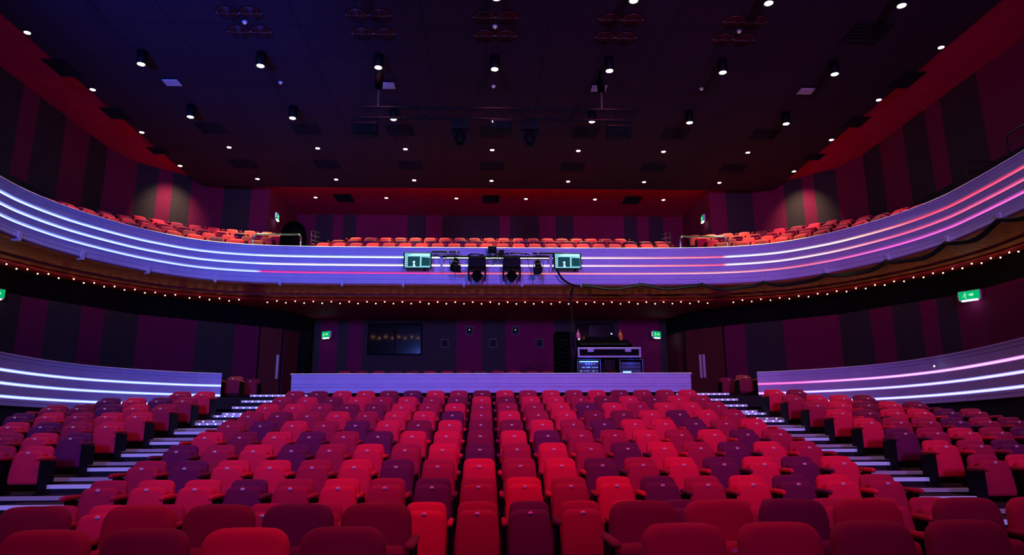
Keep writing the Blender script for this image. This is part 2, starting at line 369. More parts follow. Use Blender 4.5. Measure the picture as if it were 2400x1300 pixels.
def pad(mb, P, y0, y1, b, lean=0, bulge=.015, zr=0, curve=0):
    """cushion: outline P (x, z) pillowed between y0 (towards the stage) and y1"""
    cx = sum(p[0] for p in P)/len(P); cz = sum(p[1] for p in P)/len(P)
    def ring(s, y): return [((p[0]-cx)*s[0]+cx, y+lean*((p[1]-cz)*s[1]+cz-zr)+curve*((p[0]-cx)*s[0])**2, (p[1]-cz)*s[1]+cz) for p in P]
    wx = max(p[0] for p in P); wz = max(p[1] for p in P)-cz
    def S(d): return (1-d/wx, 1-d/wz)
    def dome(k):
        q = (k*(1-b/wx), k*(1-b/wz)); return [((p[0]-cx)*q[0]+cx, y0+lean*((p[1]-cz)*q[1]+cz-zr)+curve*((p[0]-cx)*q[0])**2-bulge*(1-min(1, abs((p[0]-cx)*k/wx))**2.5)*(1-min(1, abs((p[1]-cz)*k/wz))**2.5), (p[1]-cz)*q[1]+cz) for p in P]
    R = [dome(.02), dome(.3), dome(.55), dome(.75), dome(.9), ring(S(b), y0), ring(S(b*.35), y0+b*.3), ring((1, 1), y0+b), ring((1, 1), y1-b), ring(S(b*.35), y1-b*.3), ring(S(b), y1), ring((.02, .02), y1)]
    mb.rings(R)
def armpad(mb, x, y0, y1, z, w=.055, h=.042):
    R = []
    for y, s in ((y0, .25), (y0+.008, .7), (y0+.025, .95), (y0+.05, 1), ((y0+y1)/2, 1), (y1, .9)):
        R.append([(x+s*w/2*cos(2*pi*k/10)*1.0, y, z+s*h/2*sin(2*pi*k/10)+(.004 if s == 1 else 0)) for k in range(10)])
    mb.rings(R)
def seat_meshes():
    D = {}
    m = MB(); pad(m, outline(.43, .405, .40, .075, .03, z0=.235, waist=.004), .135, .215, .022, lean=.16, zr=.235, curve=.10); D['backrest'] = m
    m = MB(); pad(m, outline(.448, .385, .44, .075, .035, z0=.13, waist=.012), .0, .105, .030, lean=.09, zr=.5, bulge=.012); D['seat_pan'] = m
    m = MB(); m.lathe([(.001, 0), (.020, 0), (.022, .002), (.022, .004), (.001, .004)], n=16, T=Matrix.Translation((0, -.002, .548)) @ Matrix.Rotation(RD(68), 4, 'X') @ Matrix.Diagonal((1.1, .68, 1, 1))); D['number_plate'] = m
    m = MB()
    T = Matrix.Translation((0, -.0085, .550)) @ Matrix.Rotation(RD(68), 4, 'X')
    m.box(-.009, -.005, -.006, .006, 0, .001, T); m.box(-.001, .009, .003, .006, 0, .001, T); m.box(-.001, .009, -.006, -.003, 0, .001, T); m.box(.006, .009, -.006, .006, 0, .001, T); D['numeral'] = m
    m = MB(); armpad(m, .26, -.23, .16, .472, .055, .058); D['armrest'] = m
    m = MB(); armpad(m, -.26, -.23, .16, .472, .055, .058); D['armrest_b'] = m
    for nm, x in (('leg', .26), ('leg_b', -.26)):
        m = MB(); m.bbox(x-.014, x+.014, -.13, .06, .03, .455, .006); m.bbox(x-.012, x+.012, .02, .20, .16, .44, .006); m.bbox(x-.028, x+.028, -.17, .12, 0, .03, .006); D[nm] = m
    return D
SM = {}
def make_seat(col, end=False, plate=True):
    t = thing('theatre_seat', 'x', 'seat')
    if not SM:
        for k, m in seat_meshes().items(): o = m.build(k, M['frame'], None, smooth=(k not in ('leg', 'leg_b', 'numeral'))); SM[k] = o.data; bpy.data.objects.remove(o)
    def part(n, key, mt, par):
        me = SM.get((key, mt.name))
        if me is None: me = SM[key].copy(); me.name = n; me.materials.clear(); me.materials.append(mt); SM[(key, mt.name)] = me
        o = bpy.data.objects.new(n, me); COL.objects.link(o); o.parent = par; return o
    part('backrest', 'backrest', FAB[col], t)
    pan = part('seat_pan', 'seat_pan', FAB[col], t)
    if plate: part('number_plate', 'number_plate', M['plate'], pan); part('numeral', 'numeral', M['ink'], pan)
    part('armrest', 'armrest', FAB[col], t); part('leg', 'leg', M['frame'], t)
    if end: part('armrest', 'armrest_b', FAB[col], t); part('leg', 'leg_b', M['frame'], t)
    return t
PROTO = {}
def frame_px(p):
    d = [p[0], p[1], p[2]-1.63]; w = sum(a*b for a, b in zip(d, fw)); return 1200+FPX*sum(a*b for a, b in zip(d, r2))/w, 650-FPX*sum(a*b for a, b in zip(d, u2))/w
CROWD = []       # seats past the 300 largest: (colour, location, turn)
def seat(col, loc, rz, label, group, end=False):
    px, py = frame_px((loc[0], loc[1], loc[2]+.6))
    if not (-30 < px < 2430 and py < 1330): return None
    plate = 'balcony' not in group; key = (col, end, plate)
    if key not in PROTO:
        o = make_seat(col, end, plate); PROTO[key] = o; o.location = loc; o.rotation_euler = (0, 0, rz); o['label'] = label; o['group'] = group; return o
    return dup(PROTO[key], loc, rz, label, group)
X0 = -.072; PT = .52
GR = {1: 'RBRPDDRBPR' 'PRBPRRDD', 2: 'RBBPRBRPRB' 'RBPRBPBR', 3: 'RPBBRBPRBR' 'BPRBPBPB', 4: 'PRBPRBRBPR' 'BRPBRPBR', 5: 'BDBPRPBBDB' 'PRRBRBPR', 6: 'RPBRPBDBDD' 'BRPBBPRB', 7: 'RDRBRBBPRB' 'RBDDBPBR', 8: 'BBRDDBRBRR' 'RBPBRBBR', 9: 'RBDBRBRDBD' 'BBRDBDBR', 10: 'RDBBDPBRDB' 'RBRBDRRB'}
GR[1] = 'RBRPRRRBRP'+'RBPRPRRR'
for r in range(1, 11):
    for i in range(18):
        k = i-8; c = GR[r][i]
        side = 'left' if i < 9 else 'right'; q = i+1 if i < 9 else 18-i
        seat(c, (X0+k*PT, 7.09+(r-1)*RD_, F1+(r-1)*RR), 0, '%s tip-up seat in %s row of the centre block, %s from its %s aisle' % (FNAME[c], ORD[r], ORD[q], side), 'tip-up seats of the centre block', end=(i == 0))
SL = {10: 'BR', 9: 'RPBP', 8: 'RBPDR', 7: 'BBRBPR', 6: 'BRPBRP', 5: 'PBRPBR', 4: 'BRPRB', 3: 'RBPRB', 2: 'PRBR', 1: 'RBRP'}
for r, s in SL.items():
    for j, c in enumerate(s):
        X = -6.21-j*PT
        seat(c, (X, 7.09+(r-1)*RD_, F1+(r-1)*RR), 0, '%s tip-up seat in %s row of the left block, %s from the aisle stair' % (FNAME[c], ORD[r], ORD[j+1]), 'tip-up seats of the left block', end=(j == len(s)-1))
SRt = {10: 'BD', 9: 'RBBD', 8: 'RBDBD', 7: 'BDBBPR', 6: 'BRRPRD', 5: 'PRBRPR', 4: 'BRPBR', 3: 'RBRPB', 2: 'BRPR', 1: 'RBRP'}
for r, s in SRt.items():
    for j, c in enumerate(s):
        X = 6.60+j*PT
        seat(c, (X, 7.09+(r-1)*RD_, F1+(r-1)*RR), 0, '%s tip-up seat in %s row of the right block, %s from the aisle stair' % (FNAME[c], ORD[r], ORD[j+1]), 'tip-up seats of the right block', end=(j == 0))
# the two front rows: broader, taller seats
BM = {}
def big_seat(col, loc, label, armL=False, ap=.27):
    t = thing('broad_seat', label, 'seat', loc, 0, 'broad seats of the two nearest rows')
    def part(n, key, fn, mt, sm=True, par=None):
        if (key, mt.name) not in BM:
            m = MB(); fn(m); o = m.build(n, mt, par or t, sm); BM[(key, mt.name)] = o.data; return o
        o = bpy.data.objects.new(n, BM[(key, mt.name)]); COL.objects.link(o); o.parent = par or t; return o
    part('backrest', 'bb', lambda m: pad(m, outline(.50, .475, .70, .105, .04, 7, z0=.31, waist=.006), .03, .13, .032, lean=.14, zr=1.0, curve=.12, bulge=.02), FAB[col])
    pn_ = part('seat_pan', 'bp', lambda m: pad(m, outline(.46, .45, .46, .05, .04, z0=.30), -.20, -.06, .035, lean=.06, zr=.5), FAB[col])
    part('number_plate', 'bn', lambda m: m.box(-.022, .022, -.232, -.225, .715, .735), M['plate'], False, pn_)
    part('armrest', 'ba', lambda m: armpad(m, .268, -.36, .08, .785, .068, .05), FAB[col])
    part('leg', 'bl', lambda m: (m.bbox(.255, .281, -.22, .10, .03, .76, .006), m.bbox(.235, .30, -.30, .16, 0, .03, .006)), M['frame'], False)
    if armL:
        part('armrest', 'bal', lambda m: armpad(m, -.268, -.36, .08, .785, .068, .05), FAB[col])
        part('leg', 'bll', lambda m: (m.bbox(-.281, -.255, -.22, .10, .03, .76, .006), m.bbox(-.30, -.235, -.30, .16, 0, .03, .006)), M['frame'], False)
    return t
for n_, (X, c, e) in enumerate(((-3.03, 'D', 1), (-2.33, 'R', 1), (-1.80, 'D', 0), (-1.27, 'P', 0), (-.74, 'D', 0), (1.10, 'D', 1), (1.63, 'R', 0), (2.16, 'P', 0), (2.69, 'R', 0), (3.41, 'D', 1), (3.95, 'R', 0))):
    side = 'left' if X < 0 else 'right'; q = (5-n_) if X < 0 else n_-4
    big_seat(c, (X, 4.92, .14), '%s broad-backed seat, second row from the viewer, %s %s of the centre gap' % (FNAME[c], ORD[q], side), e)
for n_, (X, c, e) in enumerate(((-2.95, 'D', 1), (-2.41, 'R', 0), (-1.87, 'D', 0), (-1.325, 'B', 0), (-.79, 'D', 0), (1.13, 'R', 1), (1.68, 'R', 0), (2.22, 'D', 0), (2.78, 'D', 0))):
    side = 'left' if X < 0 else 'right'; q = (5-n_) if X < 0 else n_-4
    big_seat(c, (X, 4.03, .10), '%s broad-backed seat in the nearest row, %s %s of the centre gap' % (FNAME[c], ORD[q], side), e)

# ---------------------------------------------------------------- balcony
def inside(pt, poly):
    x, y = pt; c = False
    for (x0, y0), (x1, y1) in zip(poly, poly[1:]+poly[:1]):
        if (y0 > y) != (y1 > y) and x < (x1-x0)*(y-y0)/(y1-y0)+x0: c = not c
    return c
UPOLY = UW+BAYW[1:-1]+list(reversed(UR)); LPOLY = LW+DL[1:]+[(x, 26.3) for x in sb[1:-1]]+list(reversed(LR+DR[1:]))
def maxoff(poly):
    out = []
    for p, n in zip(BAL, BALN):
        d = 0
        while d < 9 and inside((p[0]+n[0]*(d+.05), p[1]+n[1]*(d+.05)), poly): d += .05
        out.append(d)
    return out
MU = maxoff(UPOLY); ML = maxoff(LPOLY)
mb = MB(); prev = None
tiers = [(0.12, 1.35, 7.08), (1.35, 2.35, 7.455), (2.35, 3.3, 7.83), (3.3, 4.3, 8.19), (4.3, 9, 8.3)]
R = []
for p, n, d in zip(BAL, BALN, MU):
    row = [(p[0]+n[0]*.12, p[1]+n[1]*.12, 6.3)]
    for a, b, z in tiers:
        a = min(a, d); b = min(b, d); row.append((p[0]+n[0]*a, p[1]+n[1]*a, z)); row.append((p[0]+n[0]*b, p[1]+n[1]*b, z))
    R.append(row)
mb.rings(R, False, False, False); struct(mb.build('floor', M['floor']))
# soffit and the brown cove under the lip
mb = MB(); R = [[(p[0]+n[0]*min(1.2, d), p[1]+n[1]*min(1.2, d), 5.85), (p[0]+n[0]*(d+.08), p[1]+n[1]*(d+.08), 5.85)] for p, n, d in zip(BAL, BALN, ML)]
mb.rings(R, False, False, False); struct(mb.build('ceiling', M['soffit']))
# balcony front
bf = thing('balcony_front', 'long curved lilac balcony front with three light lines across the hall', 'balcony', (0, 0, 0))
zt, zb = 7.27, 6.08
zs = {'a': 6.94, 'b': 6.685, 'c': 6.435}
prof = [(.12, zb+.02), (.0, zb), (-.03, zb+.02), (-.03, zb+.07), (0, zb+.085), (0, zb+.15), (-.012, zb+.16), (0, zb+.17)]
for k in 'cba':
    z = zs[k]; prof += [(0, z-.060), (-.018, z-.052), (-.018, z-.040), (.05, z-.028), (.05, z+.03), (-.018, z+.042), (-.018, z+.054), (0, z+.062)]
prof += [(0, zt-.12), (-.012, zt-.11), (-.012, zt-.03), (.10, zt-.03)]
prof2 = []
mb = MB(); sweep(mb, BAL, BALN, prof); mb.build('front_panel', M['lilac'], bf)
mb = MB(); sweep(mb, BAL, BALN, [(.12, zt-.04), (-.03, zt-.04), (-.035, zt-.02), (-.02, zt), (.10, zt), (.12, zt-.02)], True, True); mb.build('cap_rail', M['lilac'], bf)
for k in 'abc':
    z = zs[k]; mb = MB(); h = .014 if k != 'c' else .011
    sweep(mb, BAL, BALN, [(.035, z-h), (.006, z-h), (.006, z+h), (.035, z+h)], True, True); mb.build('light_strip', LED[k], bf)
mb = MB(); sweep(mb, BAL, BALN, [(.03, zb+.0), (.03, zb-.03), (.20, zb-.02), (.60, 6.0), (.95, 5.935)]); mb.build('wood_cove', M['cove'], bf)
mb = MB(); sweep(mb, BAL, BALN, [(.95, 5.935), (.95, 5.895), (1.0, 5.895), (1.0, 5.91), (1.25, 5.865)]); mb.build('red_moulding', M['moulding'], bf)
BS = arc(BAL); BL_ = BS[-1]; mid = BL_/2
for sgn in (-1, 1):
    for i in range(11):
        s = mid+sgn*(.9+1.86*i)
        if s < 0 or s > BL_: continue
        (x, y), n = at(BAL, BS, BALN, s); a = math.atan2(-n[0], n[1])
        T = Matrix.Translation((x, y, 0)) @ Matrix.Rotation(a, 4, 'Z')
        mb = MB(); mb.bbox(-.055, .055, -.075, -.03, zb-.02, zb+.14, .006, T); mb.bbox(-.035, .035, -.09, .12, zb-.075, zb-.02, .006, T); mb.build('bracket', M['lilac'], bf)

# balcony seats
random.seed(7)
def brow(off, z, s0, s1, side, rname, pattern, start=0, X=None):
    C = offs(BAL, BALN, off); S = arc(C); i = 0; k = 0
    return C, S
rows_b = [(.92, 7.08), (1.92, 7.455), (2.92, 7.83), (3.85, 8.19)]
cpat = ['BBRBRBBRRRBRBRRBBRRBBR', 'RRDRDPDRPDRDPDRDPDRPDR', 'BRBRBBBRRBBBRBRBBRB']
nb = 0
for ri, (xs, xe) in enumerate(((-5.3, 5.9), (-5.05, 6.1), (-4.65, 4.9))):
    n = int(round((xe-xs)/.53)); 
    for i in range(n+1):
        X = xs+i*(xe-xs)/n; c = cpat[ri][i % len(cpat[ri])]
        q = i+1 if i < n/2 else n+1-i; side = 'left' if i < n/2 else 'right'
        seat(c, (X, 21.8+ri*1.0, rows_b[ri][1]), 0, '%s balcony seat in %s middle row behind the rail, %s from its %s end' % (FNAME[c], ORD[ri+1], ORD[q], side), 'seats in the middle of the balcony', end=(i == 0)) if ri == 0 else CROWD.append((c, (X, 21.8+ri*1.0, rows_b[ri][1]), 0))
for side in ('left', 'right'):
    for ri, (off, z) in enumerate(rows_b):
        C = offs(BAL, BALN, off); N = BALN; S = arc(C); tot = S[-1]
        # start where the seat clears the gangway
        s = 0; xs = []
        st = .588
        pos = tot/2
        while pos < tot:
            (x, y), n = at(C, S, N, pos)
            if x-AX > 7.55+ri*.02: break
            pos += .02
        q = 0
        while pos < tot-.3:
            (x, y), n = at(C, S, N, pos)
            if side == 'left': x = 2*AX-x; n = (-n[0], n[1])
            pos += st
            L = math.hypot(*n); n = (n[0]/L, n[1]/L)
            if y < 15.9: break
            if not all(inside((x+n[0]*.40+t*n[1]*.24, y+n[1]*.40-t*n[0]*.24), UPOLY) for t in (-1, 1)): continue
            q += 1; c = random.choice('BRBRRDPB' if ri % 2 == 0 else 'RDBRPDRB')
            CROWD.append((c, (x, y, z), math.atan2(-n[0], n[1]))) if ri > 2 else seat(c, (x, y, z), math.atan2(-n[0], n[1]), '%s balcony seat in %s row of the %s wing, %s from the handrail gap' % (FNAME[c], ORD[ri+1], side, ORD[q]), 'seats in the %s wing of the balcony' % side, end=(q == 1))

# ---------------------------------------------------------------- stalls barriers
def barrier(name, label, C, N, mats, z0=2.20, z1=3.24, zz=(2.90, 2.64, 2.38)):
    e = thing(name, label, 'barrier')
    p = [(.06, z0), (-.02, z0), (-.02, z0+.03), (0, z0+.04), (0, z0+.09), (-.012, z0+.10), (0, z0+.11)]
    for z in reversed(zz): p += [(0, z-.035), (.035, z-.02), (.035, z+.02), (0, z+.035)]
    p += [(0, z1-.13), (-.012, z1-.12), (-.012, z1-.04), (.06, z1-.04)]
    mb = MB(); sweep(mb, C, N, p, True, True); mb.build('front_panel', M['lilac'], e)
    mb = MB(); sweep(mb, C, N, [(.09, z1-.04), (-.03, z1-.04), (-.03, z1-.005), (-.015, z1), (.08, z1), (.09, z1-.01)], True, True); mb.build('cap_rail', M['lilac'], e)
    mb = MB(); sweep(mb, C, N, [(.09, z0), (.055, z0), (.055, z1-.04), (.09, z1-.04)], True, True); mb.build('back_panel', M['black'], e)
    for z, m in zip(zz, mats):
        mb = MB(); sweep(mb, C, N, [(.03, z-.014), (.008, z-.014), (.008, z+.014), (.03, z+.014)], True, True); mb.build('light_strip', m, e)
    return e
barrier('stalls_barrier', 'curved lilac barrier with three blue-white light lines behind the left seat block', SBL, SNL, (LEDL,)*3)
b2 = barrier('stalls_barrier', 'curved lilac barrier with pink and violet light lines behind the right seat block', SBR, SNR, (LEDR['a'], LEDR['b'], LEDR['c']))
e = thing('stalls_barrier', 'straight lilac barrier without light lines behind the centre block', 'barrier', (0, 0, 0))
yb = 19.55
mb = MB(); pr = [(.08, 2.70), (0, 2.70), (0, 2.745), (.02, 2.755), (.02, 2.86), (0, 2.87), (0, 2.90), (.015, 2.905), (.015, 2.94), (0, 2.95), (0, 3.10), (-.01, 3.11), (-.01, 3.20), (.08, 3.20)]
mb.rings([[(x, yb+d, z) for d, z in pr] for x in (-5.40, 5.86)]); mb.build('front_panel', M['lilac'], e)
MB().bbox(-5.43, 5.89, yb-.03, yb+.11, 3.20, 3.24, .008).build('cap_rail', M['lilac'], e)
MB().box(-5.40, 5.86, yb+.02, yb+.08, 2.26, 2.70).build('back_panel', M['black'], e)
for x in (2.95, 9.5): pass
bulbh = tag(MB().lathe([(.001, -.02), (.015, -.014), (.02, 0), (.015, .014), (.001, .02)], (10.02, 15.05, 3.0), 10).build('indicator_lamp', M['signlamp']), 'small blue-white bright lamp on the top light line of the right barrier', 'lamp')

# dark seats behind the stalls barriers
def rear_seat(c, loc, rz, lab, grp): return seat(c, loc, rz, lab, grp)
for ri, (Y, z) in enumerate(((22.1, 2.84), (23.2, 3.02))):
    pass
nr = 0
mb = MB(); mb.box(-4.8, 5.3, 21.85, 22.7, 2.6, 2.92); struct(mb.build('floor', M['floor']))
for i in range(18):
    X = -4.5+i*.545; c = 'RDRPDRRDPR'[i % 10]
    CROWD.append((c, (X, 22.15, 2.92), 0))
for side, C, N in (('left', SBL, SNL), ('right', SBR, SNR)):
    CO = offs(C, N, 1.45); S = arc(CO); q = 0
    # count from the aisle end
    while True:
        s = .45+q*.56
        if s > S[-1]-.5 or q > 17: break
        (x, y), n = at(CO, S, N, S[-1]-s if side == 'left' else s); q += 1
        c = 'RDPRDRPD'[q % 8]
        CROWD.append((c, (x, y, 2.62), math.atan2(-n[0], n[1])))
# seats turned side-on at the aisle ends of the barriers
for k_, (X, Y, a, s_) in enumerate(((-7.15, 19.95, 0, 'left'), (-6.95, 20.85, 0, 'left'), (7.6, 19.95, 0, 'right'), (7.4, 20.85, 0, 'right'))):
    c = 'DDDD'[k_]
    seat(c, (X, Y, 2.58), a, '%s shadowed seat at the aisle end of the %s barrier, %s' % (FNAME[c], s_, 'nearer' if k_ % 2 == 0 else 'farther'), 'aisle-end seats past the %s barrier' % s_, end=True)
FK = 'BRDP'; mb = MB(); SMESH = seat_meshes(); fr = 4
for c, loc, a in CROWD:
    px, py = frame_px((loc[0], loc[1], loc[2]+.6))
    if not (-40 < px < 2440): continue
    T = Matrix.Translation(loc) @ Matrix.Rotation(a, 4, 'Z')
    for k in ('backrest', 'seat_pan', 'armrest', 'armrest_b', 'leg', 'leg_b'):
        m = SMESH[k]; n = len(mb.v); mb.v += [tuple(T @ Vector(p)) for p in m.v]; mb.f += [tuple(n+i for i in f) for f in m.f]; mb.mi += [4 if k[:3] == 'leg' else FK.index(c)]*len(m.f)
o = mb.build('theatre_seating', [FAB[c] for c in FK]+[M['frame']], None, True); o['kind'] = 'stuff'
tag(o, 'remaining red and plum seats in the balcony back rows and the shadow behind the stalls barriers', 'seats')

# ---------------------------------------------------------------- ceiling fixtures
warm = (1, .07, .18)
XG = [.21+2.83*n for n in range(-3, 4)]
def can_mesh():
    m = MB(); m.lathe([(.115, .35), (.115, .0), (.105, -.004), (.100, .0), (.095, .03), (.001, .03)], n=24); return m
def pendant(x, y, label):
    t = thing('pendant_downlight', label, 'ceiling light', (x, y, CZ-.35), 0, 'hanging can downlights')
    can_mesh().build('housing', M['blackm'], t, True)
    MB().lathe([(.001, .002), (.082, .002), (.082, .012), (.001, .012)], n=20).build('lens', M['lens'], t)
    return t
def recessed(x, y, z, label, grp):
    t = thing('recessed_downlight', label, 'ceiling light', (x, y, z), 0, grp)
    MB().lathe([(.085, -.001), (.095, -.004), (.085, -.010), (.070, -.004), (.066, .0)], n=20, cap0=False, cap1=False).build('trim_ring', M['blackm'], t, True)
    MB().lathe([(.001, -.012), (.066, -.008), (.066, -.002), (.001, -.002)], n=18).build('lens', M['lens'], t)
    return t
PW = 78
cols = ['far left', 'second', 'third', 'middle', 'fifth', 'sixth', 'far right']
protoP = None; lampd = bpy.data.lights.new('downlight_lamp', 'SPOT'); lampd.energy = PW; lampd.color = warm; lampd.spot_size = RD(76); lampd.spot_blend = .7; lampd.shadow_soft_size = .07
def lamp(t, z=-.02, data=None):
    o = bpy.data.objects.new('lamp', data or lampd); COL.objects.link(o); o.parent = t; o.location = (0, 0, z)
for ri, y in enumerate((12.5, 15.33, 18.17)):
    for n_, x in enumerate(XG):
        if ri == 2 and n_ == 3: continue
        if ri == 0 and n_ == 0 and False: continue
        lamp(pendant(x, y, 'black can downlight in the %s hanging row from the stage, %s in its row' % (ORD[ri+1], cols[n_])))
# nearer rows of the same grid, beyond the top of the view
for y in (9.67, 6.84, 4.0):
    for n_, x in enumerate(XG[1:-1]):
        lamp(pendant(x, y, 'black can downlight in the row above the stalls %s metres out, %s' % ({9.67: 'nine', 6.84: 'six', 4.0: 'four'}[y], cols[n_+1])))
lampb = lampd.copy(); lampb.energy = 1150; lampb.color = (1, 1, .25)
for ri, y in enumerate((21.08, 23.92)):
    for n_, x in enumerate(XG): lamp(recessed(x, y, CZ, 'small round downlight in the %s flush row over the balcony, %s in its row' % (ORD[ri+1], cols[n_]), 'flush downlights over the balcony'), -.03, lampb)
lampp = lampd.copy(); lampp.energy = 400; lampp.color = (1, .66, .45); lampp.spot_size = RD(86)
for sd, x in (('left', -10.53), ('right', 10.99)):
    for j, y in enumerate((14.6, 17.3, 20.0, 22.72)):
        lamp(recessed(x, y, CZ, 'small round downlight on the %s edge of the black ceiling, %s from the stage' % (sd, ORD[j+1]), 'edge downlights'), -.03, lampp)
lampr = lampd.copy(); lampr.energy = 110; lampr.color = (1, .6, .3)
for j in range(6):
    lamp(recessed(-6.85+2.83*j, 26.63, RZ, 'small round downlight in the red alcove ceiling, %s from the left' % ORD[j+1], 'alcove downlights'), -.03, lampr)
# unseen extra lamps beside the edge downlights, added for pools on the splayed walls
spot('added_graze_light', (-10.55, 22.95, CZ-.05), (-11.3, 23.95, 9.25), 270, (1, .66, .42), 84, 1)
spot('added_graze_light', (11.0, 22.95, CZ-.05), (11.75, 23.95, 9.25), 270, (1, .66, .42), 84, 1)
# air vents
M['vent'] = mat('vent_grey_black', (.016, .009, .015), .8, spec=.2)
def vent(x0, x1, y0, y1, z, label, grp):
    t = thing('ceiling_vent', label, 'vent', ((x0+x1)/2, (y0+y1)/2, z), 0, grp); w = (x1-x0)/2; d = (y1-y0)/2
    mb = MB(); mb.box(-w, w, -d, -d+.03, -.03, .0); mb.box(-w, w, d-.03, d, -.03, .0); mb.box(-w, -w+.03, -d+.03, d-.03, -.03, 0); mb.box(w-.03, w, -d+.03, d-.03, -.03, 0); mb.box(-w, w, -d, d, -.006, 0); mb.build('frame', M['vent'], t)
    mb = MB()
    for i in range(6): yy = -d+.06+i*(2*d-.12)/5; mb.box(-w+.03, w-.03, yy-.012, yy+.012, -.022, -.006)
    mb.build('grille', M['vent'], t); return t
for ri, y in enumerate((19.62, 22.45)):
    for n_, x in enumerate(XG): vent(x-.40, x+.40, y-.35, y+.35, CZ, 'black air grille flush in the black ceiling, %s vent row, %s' % (ORD[ri+1], cols[n_]), 'black air grilles')
vent(8.4, 9.3, 13.6, 14.4, CZ, 'large black air grille in the black ceiling above the right wing', None)
for sd, x in (('left', -10.70), ('right', 11.12)):
    for j, y in enumerate((16.15, 18.68, 21.36)):
        xa, xb = (x-.22, x+.30) if sd == 'left' else (x-.30, x+.24)
        t = vent(xa, xb, y-.42+.08*j, y+.42-.08*j, CZ-.002, 'black air grille jutting past the %s edge of the black ceiling, %s' % (sd, ORD[j+1]), 'black air grilles on the ceiling edge')
for j, x in enumerate((-5.72, .21, 6.0)): vent(x-.34, x+.34, 26.2, 27.1, RZ, 'black air grille in the red alcove ceiling, %s' % ('left', 'middle', 'right')[j], 'alcove air grilles')
# ring diffusers
def diffuser(x, y, label):
    t = thing('air_diffuser', label, 'air diffuser', (x, y, CZ), 0, 'round red air diffusers')
    mb = MB()
    for r0 in (.20, .145, .09): mb.lathe([(r0, -.004), (r0+.022, -.006-.0), (r0+.022, -.016), (r0, -.030)], n=28, cap0=False, cap1=False)
    mb.lathe([(.001, -.03), (.05, -.026), (.05, -.004), (.001, -.004)], n=20); mb.build('rings', M['ringdark'], t, True)
    MB().lathe([(.232, -.002), (.250, -.010), (.258, -.002)], n=32, cap0=False, cap1=False).build('rim', M['blackm'], t, True)
    MB().lathe([(.001, -.001), (.232, -.001), (.232, -.004), (.001, -.004)], n=32).build('back_plate', M['ringred'], t)
    mb = MB(); mb.box(-.25, -.235, -.01, .01, -.03, 0); mb.box(.235, .25, -.01, .01, -.03, 0); mb.box(-.24, .24, -.0015, .0015, -.034, -.031); mb.build('cross_wire', M['ringwire'], t)
for g in range(-2, 3):
    for (dx, dy, w) in ((-.25, -.36, 'near left'), (.25, -.36, 'near right'), (-.25, .36, 'far left'), (.25, .36, 'far right')):
        diffuser(.21+2.81*g+dx, 14.03+dy, '%s round red diffuser of the %s cluster of four in the ceiling' % (w, ('leftmost', 'second', 'middle', 'fourth', 'rightmost')[g+2]))
for x, y, w in ((-5.41, 14.02, 'in the leftmost diffuser cluster'), (.2, 14.03, 'in the middle diffuser cluster'), (5.84, 14.05, 'in the rightmost marked diffuser cluster'), (-5.4, 16.75, 'left, behind the hanging cans'), (.2, 16.8, 'middle, behind the hanging cans'), (5.81, 16.78, 'right, behind the hanging cans')):
    t = thing('ceiling_sensor', 'small pale round sensor on the black ceiling %s' % w, 'sensor', (x, y, CZ), 0, 'ceiling sensors')
    MB().lathe([(.06, 0), (.06, -.015), (.045, -.03)], n=16).build('base', M['white'], t, True); MB().lathe([(.04, -.03), (.035, -.05), (.015, -.062), (.001, -.064)], n=14).build('dome', mat('sensor_cream', (.8, .65, .4), .4, emit=(1, .7, .4), es=.12), t, True)
for x, w in ((-8.2, 'far left'), (-2.61, 'centre left'), (3.02, 'centre right'), (8.66, 'far right')):
    t = thing('ceiling_hatch', 'pale lilac rectangular plate hanging under the ceiling, %s of four' % w, 'plate', (x, 16.76, CZ), 0, 'pale ceiling plates')
    MB().bbox(-.20, .20, -.16, .16, -.07, -.045, .006).build('plate', M['white'], t); mb = MB()
    for a in (-.15, .15): mb.box(a-.012, a+.012, -.012, .012, -.045, 0)
    mb.build('hanger', M['blackm'], t)

# ---------------------------------------------------------------- lighting bar under the ceiling with two moving heads
TB = 15.5; TZ = 9.05
t = thing('lighting_bar', 'dark lighting bar hanging under the black ceiling on two chain hoists', 'lighting bar', (0, 0, 0))
mb = MB(); mb.tube([(-3.1, TB, TZ), (3.55, TB, TZ)], .028); mb.tube([(-3.1, TB, TZ+.28), (3.55, TB, TZ+.28)], .028)
for i in range(14): x = -3.0+i*.5; mb.tube([(x, TB, TZ), (x+.25, TB, TZ+.28)], .012, 6); mb.tube([(x+.25, TB, TZ+.28), (min(x+.5, 3.5), TB, TZ)], .012, 6)
mb.build('truss', M['blackm'], t)
for x in (-2.62, 2.85):
    mb = MB()
    for i in range(14): z = TZ+.32+i*.03; mb.bbox(x-.022 if i % 2 else x-.010, x+.022 if i % 2 else x+.010, TB-.010, TB+.010, z, z+.034, .002)
    mb.build('chain', M['chrome'], t)
    MB().lathe([(.02, 0), (.09, .02), (.1, .12), (.1, .34), (.06, .40), (.03, .6), (.001, .6)], (x, TB, TZ+.76), 16).build('hoist_motor', M['velvet'], t, True)
